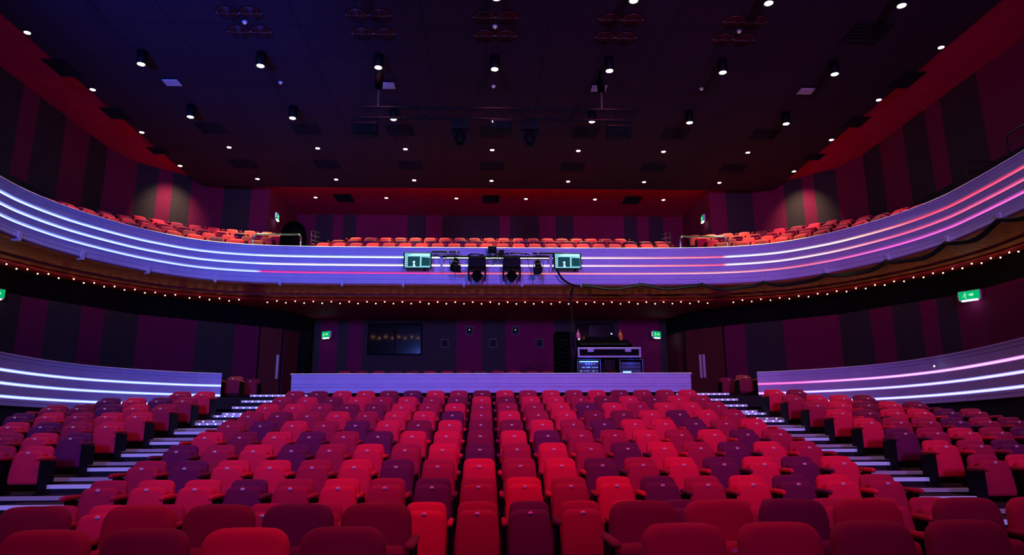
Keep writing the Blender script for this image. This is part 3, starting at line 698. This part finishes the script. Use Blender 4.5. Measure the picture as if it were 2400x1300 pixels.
def moving_head(loc, label, grp, sc=1.0, dark=False, tilt=40):
    t = thing('moving_head_light', label, 'stage light', loc, 0, grp); t.scale = (sc,)*3
    MB().rings([[(-.20, -.17, -.02), (-.20, .17, -.02), (.20, .17, -.02), (.20, -.17, -.02)], [(-.26, -.18, -.05), (-.26, .18, -.05), (.26, .18, -.05), (.26, -.18, -.05)], [(-.28, -.18, -.20), (-.28, .18, -.20), (.28, .18, -.20), (.28, -.18, -.20)], [(-.265, -.17, -.34), (-.265, .17, -.34), (.265, .17, -.34), (.265, -.17, -.34)], [(-.22, -.13, -.375), (-.22, .13, -.375), (.22, .13, -.375), (.22, -.13, -.375)]]).build('base_box', M['blackm'], t)
    MB().tube([(-.12, 0, -.03), (-.12, 0, .05)], .02).build('clamp', M['blackm'], t); MB().tube([(.12, 0, -.03), (.12, 0, .05)], .02).build('clamp', M['blackm'], t)
    mb = MB()
    for s in (-1, 1):
        mb.rings([[(s*(a-w), -d, z), (s*(a-w), d, z), (s*a, d, z), (s*a, -d, z)] for a, w, d, z in ((.285, .07, .10, -.30), (.290, .06, .10, -.45), (.285, .055, .095, -.60), (.275, .05, .07, -.70), (.262, .03, .03, -.775))])
    R_ = []
    for k in range(9):
        u = -1+k/4; zz = -.375-.05*u*u; R_.append([(u*.24, -.09, zz), (u*.24, .09, zz), (u*.24, .09, -.33), (u*.24, -.09, -.33)])
    mb.rings(R_); mb.build('yoke', M['blackm'], t)
    T = Matrix.Translation((0, -.02, -.60)) @ Matrix.Diagonal((.92, .92, .92, 1)) @ Matrix.Rotation(RD(90+tilt), 4, 'X')
    MB().lathe([(.05, -.22), (.12, -.20), (.155, -.10), (.16, .04), (.15, .12), (.125, .16), (.12, .24), (.10, .26), (.095, .22), (.001, .22)], n=24, T=T).build('lamp_head', M['blackm'], t, True)
    mb = MB()
    for k in range(8):
        a = 2*pi*k/8; Tk = T @ Matrix.Rotation(a, 4, 'Z'); mb.bbox(.15, .185, -.02, .02, -.14, .06, .006, Tk)
    mb.build('cooling_fins', M['blackm'], t)
    MB().lathe([(.001, .20), (.06, .215), (.09, .21), (.09, .20), (.001, .195)], n=20, T=T).build('lens', M['glassd'], t, True)
    return t
for x, w in ((-.62, 'left'), (1.06, 'right')): moving_head((x, TB, TZ-.03), '%s of two dark moving spotlights hanging from the ceiling bar' % w, 'moving lights under the ceiling bar', .80, tilt=70)
for x, w in ((-2.9, 'left'), (3.25, 'right')):
    t = thing('floodlight', 'dark box floodlight at the %s end of the ceiling bar' % w, 'stage light', (x, TB, TZ-.05), 0, 'floodlights on the ceiling bar')
    MB().bbox(-.30, .30, -.14, .14, -.42, -.12, .03).build('body', M['blackm'], t); mb = MB(); mb.tube([(-.31, 0, -.25), (-.31, 0, 0), (.31, 0, 0), (.31, 0, -.25)], .012); mb.build('yoke', M['blackm'], t)
    MB().bbox(-.24, .24, -.150, -.138, -.38, -.16, .003).build('glass', M['glassd'], t)
t = thing('projector', 'dark boxy projector in the middle of the ceiling bar', 'projector', (.35, TB, TZ-.04)); MB().bbox(-.28, .28, -.2, .2, -.30, -.06, .02).build('body', M['blackm'], t)
MB().lathe([(.001, 0), (.05, .0), (.055, .03), (.001, .03)], n=16, T=Matrix.Translation((.0, -.2, -.2)) @ Matrix.Rotation(RD(90), 4, 'X')).build('lens', M['glassd'], t); MB().box(-.2, -.18, -.215, -.2, -.13, -.11).build('status_light', M['lens'], t); MB().tube([(0, 0, -.07), (0, 0, .04)], .03).build('clamp', M['blackm'], t)

# ---------------------------------------------------------------- equipment on the balcony front
EY = 20.55
t = thing('equipment_bar', 'dark pipe bracketed to the middle of the balcony front', 'pipe')
mb = MB(); mb.tube([(-1.35, EY, 6.89), (2.35, EY, 6.89)], .028); mb.build('pipe', M['blackm'], t)
mb = MB(); mb.tube([(-1.65, EY-.02, 7.03), (-.80, EY-.02, 7.03)], .028); mb.build('pipe', M['blackm'], t); mb = MB(); mb.tube([(1.45, EY-.02, 7.0), (2.4, EY-.02, 7.0)], .028); mb.build('pipe', M['blackm'], t)
for x in (-1.35, 2.02):
    mb = MB(); mb.bbox(x-.045, x+.045, EY-.03, EY+.34, 6.84, 6.92, .008); mb.rings([[(x-.045, EY-.03, 6.92), (x+.045, EY-.03, 6.92), (x+.045, EY+.03, 6.92), (x-.045, EY+.03, 6.92)], [(x-.025, EY+.1, 6.40), (x+.025, EY+.1, 6.40), (x+.025, EY+.14, 6.40), (x-.025, EY+.14, 6.40)]]); mb.build('bracket', M['lilac'], t)
for x in (-1.15, -.88, 1.62): MB().bbox(x-.035, x+.035, EY-.05, EY+.05, 6.92, 7.05, .01).build('coupler', M['alu'], t)
for x, w in ((-.26, 'left'), (.80, 'right')): moving_head((x, EY-.04, 6.86), '%s of two large black moving spotlights on the balcony front' % w, 'large moving lights on the balcony front', .98, tilt=35)
def monitor(x, zc, w):
    t = thing('monitor', 'flat monitor showing a pale blue stage picture, %s of the spotlights' % w, 'monitor', (x, EY-.12, zc), 0, 'monitors on the balcony front')
    MB().bbox(-.425, .425, 0, .05, -.255, .255, .012).build('bezel', M['blackm'], t)
    s = MB().box(-.39, .39, -.004, .0, -.225, .225).build('screen', glow('screen_pale_blue', (.16, .50, .62), 1.25), t)
    g = MB(); g.box(-.30, .08, -.006, -.004, -.19, .12); g.box(.12, .38, -.006, -.004, -.17, .10); g.box(-.39, -.33, -.006, -.004, -.2, .13); g.build('dark_window', glow('screen_dark', (.02, .10, .15), .6), s)
    g = MB(); g.tube([(-.31, -.008, -.19), (-.31, -.008, .11), (-.27, -.008, .14), (.08, -.008, .13), (.08, -.008, -.19)], .006, 4); g.tube([(.11, -.008, -.18), (.12, -.008, .11), (.38, -.008, .09)], .005, 4)
    for i in range(5): g.box(-.38, -.34, -.009, -.006, -.18+i*.065, -.14+i*.065)
    g.quad((-.3, -.008, .16), (.35, -.008, .13), (.38, -.008, .2), (-.1, -.008, .215)); g.build('pale_outline', glow('screen_light', (.45, .85, .95), 1.3), s)
    g = MB(); g.lathe([(.001, -.04), (.03, -.028), (.04, 0), (.03, .028), (.001, .04)], (0, 0, 0), 10, T=Matrix.Translation((-.105, -.010, -.055)) @ Matrix.Diagonal((1, .05, 1, 1))); g.rings([[(-.14, -.009, -.2), (-.05, -.009, -.2), (-.05, -.007, -.2), (-.14, -.007, -.2)], [(-.125, -.009, -.09), (-.09, -.009, -.09), (-.09, -.007, -.09), (-.125, -.007, -.09)]]); g.build('small_figure', glow('screen_figure', (.5, .8, .9), 1.2), s)
    MB().bbox(-.06, .06, .05, .14, -.08, .08, .01).build('wall_mount', M['blackm'], t); MB().bbox(.18, .26, .0, .04, -.33, -.256, .01).build('connector_box', M['blackm'], t)
monitor(-2.07, 6.735, 'left'); monitor(2.52, 6.735, 'right')
def profile_light(x, z, label, ry, sc):
    t = thing('small_spotlight', label, 'stage light', (x, EY-.10, z), ry, 'small spotlights on the balcony front'); t.scale = (sc,)*3
    T = Matrix.Rotation(RD(62), 4, 'X')
    MB().lathe([(.04, -.16), (.095, -.15), (.105, -.05), (.10, .04), (.075, .07), (.075, .20), (.085, .22), (.07, .225), (.065, .2), (.001, .19)], n=18, T=T).build('body', M['blackm'], t, True)
    mb = MB(); mb.tube([(-.125, 0, 0), (-.125, 0, .18), (.125, 0, .18), (.125, 0, 0)], .011, 6); mb.tube([(0, 0, .18), (0, 0, .25)], .015, 6); mb.build('yoke', M['blackm'], t)
    MB().bbox(-.10, .10, -.30, -.285, -.25, -.05, .004).build('colour_frame', M['blackm'], t); mb = MB(); mb.tube([(.03, .05, -.12), (.08, .1, -.3), (.02, .12, -.38), (-.08, .1, -.34)], .006, 5); mb.build('lead', M['cable'], t)
profile_light(-.95, 6.58, 'small black spotlight between the left monitor and the moving spotlights', .3, 1.15); profile_light(1.62, 6.52, 'small black spotlight between the moving spotlights and the right monitor', -.2, 1.15)
t = thing('camera_rig', 'small black camera on a stand among tangled leads, top middle of the balcony front', 'camera', (.22, EY-.05, 6.93))
MB().bbox(-.14, .12, -.14, .12, .05, .26, .02).build('body', M['blackm'], t); MB().lathe([(.05, 0), (.06, .1), (.05, .12), (.001, .12)], n=16, T=Matrix.Translation((-.02, -.14, .16)) @ Matrix.Rotation(RD(90), 4, 'X')).build('lens', M['glassd'], t, True)
MB().bbox(-.04, .04, -.05, .05, -.03, .05, .008).build('stand', M['alu'], t); MB().bbox(.2, .34, -.06, .06, .02, .16, .01).build('receiver', M['blackm'], t)
mb = MB(); random.seed(3)
for i in range(9):
    a = random.uniform(-.3, .5); pts = [(a+random.uniform(-.12, .12)+.1*k*random.choice((-1, 1)), random.uniform(-.12, .05), .22*cos(k*1.3+i)+random.uniform(-.1, .05)-.05) for k in range(5)]
    mb.tube(pts, .008, 5)
mb.build('lead', M['cable'], t)
# cable heap along the bar, hanging leads
for x0, x1, z, w in ((-.55, -.05, 6.97, 'left moving spotlight'), (.45, 1.35, 7.0, 'right moving spotlight'), (-1.95, -1.2, 6.9, 'left monitor')):
    mb = MB()
    for k in range(5):
        pts = [(x0+(x1-x0)*i/8, EY-.03+.03*sin(i*2+k), z-.05+.05*sin(pi*i/8)+.02*sin(i*3+k*1.7)) for i in range(9)]; mb.tube(pts, .012, 5)
    tag(mb.build('cable_bundle', M['cable']), 'black cables coiled over the bar by the %s' % w, 'cable', 'cables coiled over the balcony bar')
def lead(pts, r, label):
    P = spline3(pts); mb = MB(); mb.tube(P, r, 6); return tag(mb.build('hanging_cable', M['cable'], None, True), label, 'cable')
def spline3(P, n=8):
    out = []
    for i in range(len(P)-1):
        p0 = P[max(i-1, 0)]; p1 = P[i]; p2 = P[i+1]; p3 = P[min(i+2, len(P)-1)]
        for k in range(n):
            t = k/n; out.append(tuple(.5*((2*p1[j])+(-p0[j]+p2[j])*t+(2*p0[j]-5*p1[j]+4*p2[j]-p3[j])*t*t+(-p0[j]+3*p1[j]-3*p2[j]+p3[j])*t**3) for j in (0, 1, 2)))
    out.append(P[-1]); return out
lead([(1.30, EY, 6.85), (1.33, EY, 6.6), (1.42, EY-.02, 6.3), (1.45, EY+.05, 6.02)], .009, 'thin black lead hanging down between the right moving spotlight and the small spotlight')
lead([(1.74, EY, 6.35), (1.76, EY, 6.2), (1.75, EY+.05, 6.0)], .010, 'short black lead hanging under the small spotlight beside the right monitor')
lead([(2.10, EY-.02, 6.98), (2.12, EY-.06, 6.75), (2.2, EY-.06, 6.45), (2.35, EY-.04, 6.2), (2.6, EY+.05, 6.05), (2.9, EY+.16, 6.0)], .034, 'thick black cable curving down from the right monitor to the balcony edge')
# swagged cable along the right half of the balcony edge
bs = [mid+.9+1.86*i for i in range(1, 11)]
bs = [s for s in bs if s < BL_]
for j, (s0, s1) in enumerate(zip(bs, bs[1:])):
    pts = []
    sag = .10 if j < 2 else .16
    for i in range(13):
        q = i/12; (x, y), n = at(BAL, BS, BALN, s0+(s1-s0)*q); d = -.10
        pts.append((x+n[0]*d, y+n[1]*d, zb-.005-sag*4*q*(1-q)+.02*sin(q*9+j)))
    mb = MB()
    for k in range(3): mb.tube([(p[0], p[1]-.03*k, p[2]-.035*k) for p in pts], .026, 6)
    tag(mb.build('swagged_cable', M['cable'], None, True), 'black cable bundle sagging between edge brackets, %s span right of the monitors' % ORD[j+1], 'cable', 'swagged cables under the balcony edge')
mb = MB()
for k in range(3): mb.tube([(2.66+.02*k, EY+.10, 6.0), (2.60+.03*k, EY+.12, 5.75), (2.63-.02*k, EY+.1, 5.5), (2.62+.015*k, EY+.02, 5.1), (2.62+.02*k, 20.45, 4.6), (2.60+.015*k, 20.35, 4.05)], .014, 6)
tag(mb.build('hanging_cable', M['cable'], None, True), 'bundle of black cables dropping from the balcony edge to the sound desk', 'cable')

# ---------------------------------------------------------------- warm bulb strings under the balcony
FO = .62; FZ = 5.80
CF = offs(BAL, BALN, 1.22); SF = arc(CF); tf = SF[-1]
segs = [('left', tf*.02, tf*.335), ('middle', tf*.345, tf*.655), ('right', tf*.665, tf*.98)]
bmesh_ = None
for nm, s0, s1 in segs:
    t = thing('festoon_lights', 'string of warm bulbs under the balcony, %s stretch' % nm, 'light string', (0, 0, 0), 0, 'bulb strings under the balcony')
    pts = []; n = int((s1-s0)/.14)
    for i in range(n+1):
        (x, y), nn = at(CF, SF, BALN, s0+(s1-s0)*i/n); pts.append((x, y, FZ+.015*sin(i*1.57)))
    mb = MB(); mb.tube(pts, .012, 5); mb.build('flex', mat('red_flex', (.25, .02, .02), .6), t)
    k = 0; s = s0+.1
    while s < s1:
        (x, y), nn = at(CF, SF, BALN, s); z = FZ-(.045 if k % 2 else .10); y -= 0
        if bmesh_ is None:
            h = MB().lathe([(.014, .055), (.016, .02), (.012, .015)], n=8); ob = h.build('bulb_holder', M['blackm'], t, True); hm = ob.data
            g = MB().lathe([(.001, -.019), (.012, -.014), (.017, -.002), (.013, .011), (.008, .018)], n=8); ob2 = g.build('bulb', M['bulb'], t, True); bmesh_ = ob2.data
        else:
            ob = bpy.data.objects.new('bulb_holder', hm); COL.objects.link(ob); ob.parent = t; ob2 = bpy.data.objects.new('bulb', bmesh_); COL.objects.link(ob2); ob2.parent = t
        ob.location = (x, y, z); ob2.location = (x, y, z); ob.parent = ob2; ob.location = (0, 0, 0)
        s += .285+(.12 if (k % 11 == 10 and nm == 'left') else 0); k += 1

# ---------------------------------------------------------------- exit signs
def exit_sign(x, y, z, rz, label, w=.40, tilt=0):
    t = thing('exit_sign', label, 'sign', (x, y, z), rz, 'green exit signs')
    MB().bbox(-w/2-.02, w/2+.02, 0, .09, -.13, .13, .012).build('housing', M['white'], t)
    f = MB().box(-w/2, w/2, -.006, 0, -.10, .115).build('face', M['green'], t)
    g = MB(); 
    g.lathe([(.001, 0), (.018, 0), (.018, .002), (.001, .002)], n=10, T=Matrix.Translation((-.085, -.006, .062)) @ Matrix.Rotation(RD(90), 4, 'X'))
    g.tube([(-.09, -.008, .04), (-.10, -.008, -.01)], .012, 5); g.tube([(-.10, -.008, -.01), (-.07, -.008, -.04), (-.085, -.008, -.08)], .008, 5); g.tube([(-.10, -.008, -.01), (-.13, -.008, -.035), (-.16, -.008, -.03)], .008, 5); g.tube([(-.09, -.008, .035), (-.055, -.008, .01), (-.035, -.008, .02)], .006, 5); g.tube([(-.09, -.008, .035), (-.125, -.008, .02), (-.13, -.008, -.005)], .006, 5)
    g.quad((.0, -.008, -.02), (.07, -.008, -.02), (.07, -.008, -.05), (.12, -.008, .008), (.07, -.008, .065), (.07, -.008, .035), (.0, -.008, .035)); g.build('pictogram', M['signwhite'], t)
    MB().bbox(-w/2+.06, w/2-.06, -.03, .05, -.155, -.13, .004).build('downward_lamp', M['signlamp'], t)
    g = MB()
    for i in range(3): g.box(-w/2-.03, -w/2-.02, .03, .05, -.06+i*.06, -.045+i*.06)
    g.build('indicator', M['signlamp'], t); return t
exit_sign(-5.98, 25.9, 5.22, RD(-32), 'green exit sign on the stalls back wall left of the control window')
exit_sign(6.56, 25.9, 5.22, RD(32), 'green exit sign on the stalls back wall beside the sound desk')
exit_sign(-12.30, 17.45, 5.1, RD(62), 'green exit sign cut by the left picture edge, low on the side wall')
exit_sign(12.78, 17.38, 5.08, RD(-58), 'green exit sign with running figure, low on the right side wall', .5)
exit_sign(-8.06, 25.9, 9.82, RD(90+6), 'green exit sign seen edge-on at the left side of the balcony alcove')
exit_sign(8.58, 25.8, 9.82, RD(-90-6), 'green exit sign seen edge-on at the right side of the balcony alcove')

# ---------------------------------------------------------------- handrails on the balcony
def handrail(x0, x1, label, z=7.72):
    t = thing('handrail', label, 'handrail', (0, 0, 0), 0, 'chrome handrails at the balcony gangways'); y = 21.08; r = .12
    pts = [(x0, y, 7.0), (x0, y, z-r)]+[(x0+r-r*cos(a*pi/8), y, z-r+r*sin(a*pi/8)) for a in range(1, 4)]+[(x0+r, y, z), (x1-r, y, z)]+[(x1-r+r*sin(a*pi/8), y, z-r+r*cos(a*pi/8)) for a in range(1, 4)]+[(x1, y, z-r), (x1, y, 7.0)]
    MB().tube(pts, .032, 10).build('rail', M['chrome'], t, True); mb = MB()
    for x in (x0, x1): mb.lathe([(.06, 7.015), (.06, 7.03), (.03, 7.035)], (x, y, 0), 12)
    mb.build('floor_flange', M['chrome'], t); return t
handrail(-7.28, -5.80, 'round-cornered chrome handrail at the left gangway of the balcony'); handrail(6.25, 7.78, 'round-cornered chrome handrail at the right gangway of the balcony')
def stair_rail(x, sgn, label):
    t = thing('stair_rail', label, 'handrail', (x, 24.0, 7.76), 0, 'stacked stair rails of the balcony')
    mb = MB(); mb.tube([(0, 0, 0), (0, 0, .95)], .016); mb.tube([(.0, .6, .2), (0, .6, 1.12)], .016); mb.build('post', M['chrome'], t)
    for i in range(5): MB().tube([(0, 0, .27+i*.17), (sgn*.18, .55, .34+i*.17)], .012).build('rail', M['chrome'], t)
stair_rail(-6.25, 1, 'ladder of short chrome rails beside the left handrail on the balcony'); stair_rail(6.75, -1, 'ladder of short chrome rails beside the right handrail on the balcony')
t = thing('hooded_equipment', 'black rounded hooded shape behind the left balcony handrail', 'equipment', (-6.5, 22.7, 7.35))
MB().lathe([(.42, 0), (.44, .5), (.42, .85), (.34, 1.1), (.18, 1.25), (.001, 1.30)], n=20).build('cover', M['velvet'], t, True); mb = MB()
for k in range(3): mb.tube([(-.2+.15*k, -.42, .3), (-.25+.15*k, -.44, .8), (-.1+.12*k, -.34, 1.12), (.05+.05*k, -.15, 1.26)], .012, 6)
mb.build('fold', M['velvet'], t)
for (x, y, sgn, w) in ((11.75, 13.55, 1, 'nearer'), (11.9, 15.2, 1, 'farther')):
    t = thing('guard_rail', 'dark thin guard rail at the far right wing of the balcony, %s of two' % w, 'handrail', (x, y, 7.0), 0, 'dark guard rails of the right wing'); mb = MB()
    mb.tube([(0, .5, 0), (0, .5, 1.0), (0, .42, 1.1), (.0, -1.1, 1.1)] if w == 'nearer' else [(-.3, 0, 0), (-.3, 0, .95), (.35, 0, .95)], .02); mb.build('top_rail', M['blackm'], t)
    mb = MB(); mb.tube([(0, .5, .85), (0, -1.1, .85)] if w == 'nearer' else [(-.3, 0, .7), (.35, 0, .7)], .014); mb.build('mid_rail', M['blackm'], t)

# ---------------------------------------------------------------- stalls back wall: control windows and small grilles
def window(name, x0, x1, z0, z1):
    e = bpy.data.objects.new(name, None); COL.objects.link(e); struct(e); e.location = ((x0+x1)/2, 26.3, (z0+z1)/2); w = (x1-x0)/2; h = (z1-z0)/2
    mb = MB(); mb.box(-w-.05, -w, -.05, .02, -h-.05, h+.05); mb.box(w, w+.05, -.05, .02, -h-.05, h+.05); mb.box(-w, w, -.05, .02, h, h+.05); mb.box(-w, w, -.05, .02, -h-.05, -h); mb.build('window_frame', M['black'], e)
    MB().box(-w, w, -.015, -.005, -h, h).build('glass_pane', M['glassd'], e); return e
window('window_1', -4.43, -2.46, 4.54, 5.65); window('window_2', 3.55, 4.9, 5.05, 5.65)
MB().box(-.02, .02, -.05, .0, -.55, .55).build('mullion', M['black'], bpy.data.objects['window_1'])
for x, z, w, lit in ((-.61, 5.43, 'upper, centre left', 1), (1.16, 5.43, 'upper, centre right', 1), (-1.55, 4.94, 'lower, centre left', 0), (2.08, 4.94, 'lower, centre right', 0), (.30, 4.94, 'lower, in the middle', 0)):
    t = thing('wall_fitting', 'small square box recessed in the stalls back wall, %s' % w, 'wall box', (x, 26.3, z), 0, 'small square boxes in the stalls back wall')
    mb = MB(); mb.box(-.15, .15, -.02, 0, -.17, .17); mb.build('frame', mat('grey_brown_plate', (.05, .03, .03), .6), t); MB().box(-.11, .11, -.03, -.02, -.13, .12).build('grille', M['blackm'], t)
    if lit: MB().lathe([(.001, -.012), (.012, -.006), (.012, .006), (.001, .012)], (0, -.04, .02), 8).build('tiny_lamp', glow('tiny_warm', (1, .8, .4), 8), t)

# ---------------------------------------------------------------- sound desk behind the centre barrier
DY = 20.3
def P_(dx): return dx*1.097
t = thing('flight_case', 'long flight case with pale lilac metal edges carrying the sound desk', 'flight case', (3.62, DY, 3.72))
MB().bbox(-.90, .90, -.35, .35, 0, .30, .01).build('body', M['black'], t)
for z in (.0, .24): MB().bbox(-.92, .92, -.37, -.345, z, z+.055, .004).build('metal_edge', M['alu'], t)
for s in (-1, 1): MB().bbox(s*.90-.03, s*.90+.03, -.375, -.345, 0, .30, .004).build('corner', M['alu'], t); MB().bbox(s*.55-.09, s*.55+.09, -.38, -.345, .16, .25, .004).build('catch', M['alu'], t)
def rack(x, w, bright):
    t = thing('equipment_rack', 'black equipment rack with %s under the sound desk' % w, 'rack', (x, DY, 2.26), 0, 'racks under the sound desk')
    mb = MB(); mb.box(-.36, -.31, -.3, .3, 0, 1.44); mb.box(.31, .36, -.3, .3, 0, 1.44); mb.box(-.31, .31, -.3, .3, 1.39, 1.44); mb.box(-.31, .31, -.3, .3, 0, .05); mb.box(-.31, .31, .2, .3, .05, 1.39); mb.build('case', M['black'], t)
    mb = MB(); mb.tube([(-.335, -.31, .1), (-.335, -.31, 1.41), (.335, -.31, 1.41), (.335, -.31, .1)], .012, 4); mb.build('metal_edge', M['alu'], t)
    for i in range(7):
        z = .62+i*.105; u = MB().box(-.29, .29, -.24, .19, z, z+.09).build('rack_unit', M['rackface'], t)
        g = MB(); random.seed(i+int(bright)*10)
        for k in range(9):
            if random.random() < .6: xx = -.25+k*.06; g.box(xx, xx+random.choice((.012, .03, .05)), -.248, -.24, z+.03, z+.045)
        if g.v: g.build('indicator_row', M['rackblue'] if random.random() < .35 else M['rackdim'], u)
    if bright:
        MB().bbox(-.28, .28, -.30, -.27, 1.335, 1.365, .004).build('strip_lamp', M['rackblue'], t)
        g = MB()
        for k in range(4): g.lathe([(.001, 0), (.024, 0), (.024, .01), (.001, .01)], n=12, T=Matrix.Translation((-.08+k*.085, -.24, 1.28)) @ Matrix.Rotation(RD(90), 4, 'X'))
        g.build('dial', M['alu'], t)
    else:
        MB().box(-.24, .0, -.26, -.24, 1.02, 1.07).build('display', M['rackblue'], t)
    l = bpy.data.lights.new('rack_glow', 'POINT'); l.energy = 5 if bright else 2.2; l.color = (.02, .12, 1); l.shadow_soft_size = .1; o = bpy.data.objects.new('rack_glow', l); COL.objects.link(o); o.parent = t; o.location = (0, -.36, 1.30)
rack(3.02, 'a bright blue strip lamp', True); rack(4.26, 'small blue indicator lamps', False)
t = thing('sound_desk', 'black mixing desk cluttered with small fittings on the long flight case', 'mixing desk', (3.55, DY, 4.02))
MB().rings([[(-.80, -.33, 0), (.75, -.33, 0), (.75, .33, 0), (-.80, .33, 0)], [(-.80, -.33, .08), (.75, -.33, .08), (.75, .33, .30), (-.80, .33, .30)]]).build('console', M['velvet'], t)
mb = MB()
for i in range(24): mb.box(-.75+i*.06, -.735+i*.06, -.30, -.28, .085, .11)
mb.build('fader_row', M['alu'], t); MB().bbox(-.55, .55, .28, .33, .28, .40, .01).build('meter_bridge', M['black'], t)
t = thing('gooseneck_lamp', 'small white desk lamp left on the sound desk', 'lamp', (2.78, DY-.1, 4.10)); MB().tube([(0, .1, 0), (0, .1, .15), (0, 0, .2)], .006).build('neck', M['blackm'], t); MB().lathe([(.001, -.02), (.02, -.01), (.02, .01), (.001, .02)], (0, 0, .19), 8).build('lamp_tip', M['signlamp'], t)
t = thing('gooseneck_lamp', 'small white desk lamp right on the sound desk', 'lamp', (3.75, DY-.1, 4.17)); MB().tube([(0, .1, 0), (0, .1, .25), (0, 0, .3)], .006).build('neck', M['blackm'], t); MB().lathe([(.001, -.02), (.02, -.01), (.02, .01), (.001, .02)], (0, 0, .28), 8).build('lamp_tip', M['signlamp'], t)
t = thing('desk_monitor', 'wide black screen standing at the back of the sound desk', 'monitor', (3.55, DY+.42, 4.30)); MB().bbox(-.38, .38, 0, .04, .02, .50, .01).build('screen', M['glassd'], t); MB().bbox(-.05, .05, .0, .06, -2.04, .03, .01).build('stand', M['blackm'], t)
def flag(x, label, mats, c2):
    t = thing('small_flag', label, 'flag', (x, DY+.1, 4.12)); MB().tube([(0, 0, 0), (0, 0, .52)], .005, 5).build('stick', M['blackm'], t)
    R = []
    for i in range(7):
        zz = .50-i*.055; w = (.02, .05, .09, .12, .13, .09, .05)[i]; R.append([(-w*.4, .01*sin(i), zz), (0, -.02*cos(i*2), zz), (w*.6, .012*sin(i*2), zz-.03)])
    MB().rings(R, False, False, False).build('cloth', mats, t)
    if c2: MB().rings([[(p[0]*.35-.01, p[1]-.012, p[2]) for p in r] for r in R], False, False, False).build('cross_stripe', c2, t)
flag(2.78, 'small drooping red and white flag on the sound desk', mat('flag_red', (.8, .10, .16), .8, emit=(.5, .06, .1), es=.0), mat('flag_white', (.8, .5, .6), .8)); flag(4.05, 'small orange pennant at the right of the sound desk', mat('flag_orange', (.75, .22, .03), .8), None)
t = thing('hung_cable_rack', 'tall dark stand draped with coiled cables left of the sound desk', 'stand', (2.42, DY+.1, 2.26)); MB().bbox(-.36, .10, -.25, .25, .9, 2.25, .03).build('frame', M['velvet'], t); mb = MB(); random.seed(5)
for i in range(9): z = 1.1+i*.12; mb.tube([(-.36, -.27, z), (-.2, -.31, z-.07*random.random()), (0, -.30, z-.1), (.10, -.27, z+.03)], .014, 5)
mb.build('coiled_cable', M['cable'], t); mb = MB(); mb.tube([(-.3, 0, 0), (-.3, 0, .92)], .03); mb.tube([(.05, 0, 0), (.05, 0, .92)], .03); mb.build('leg', M['blackm'], t)
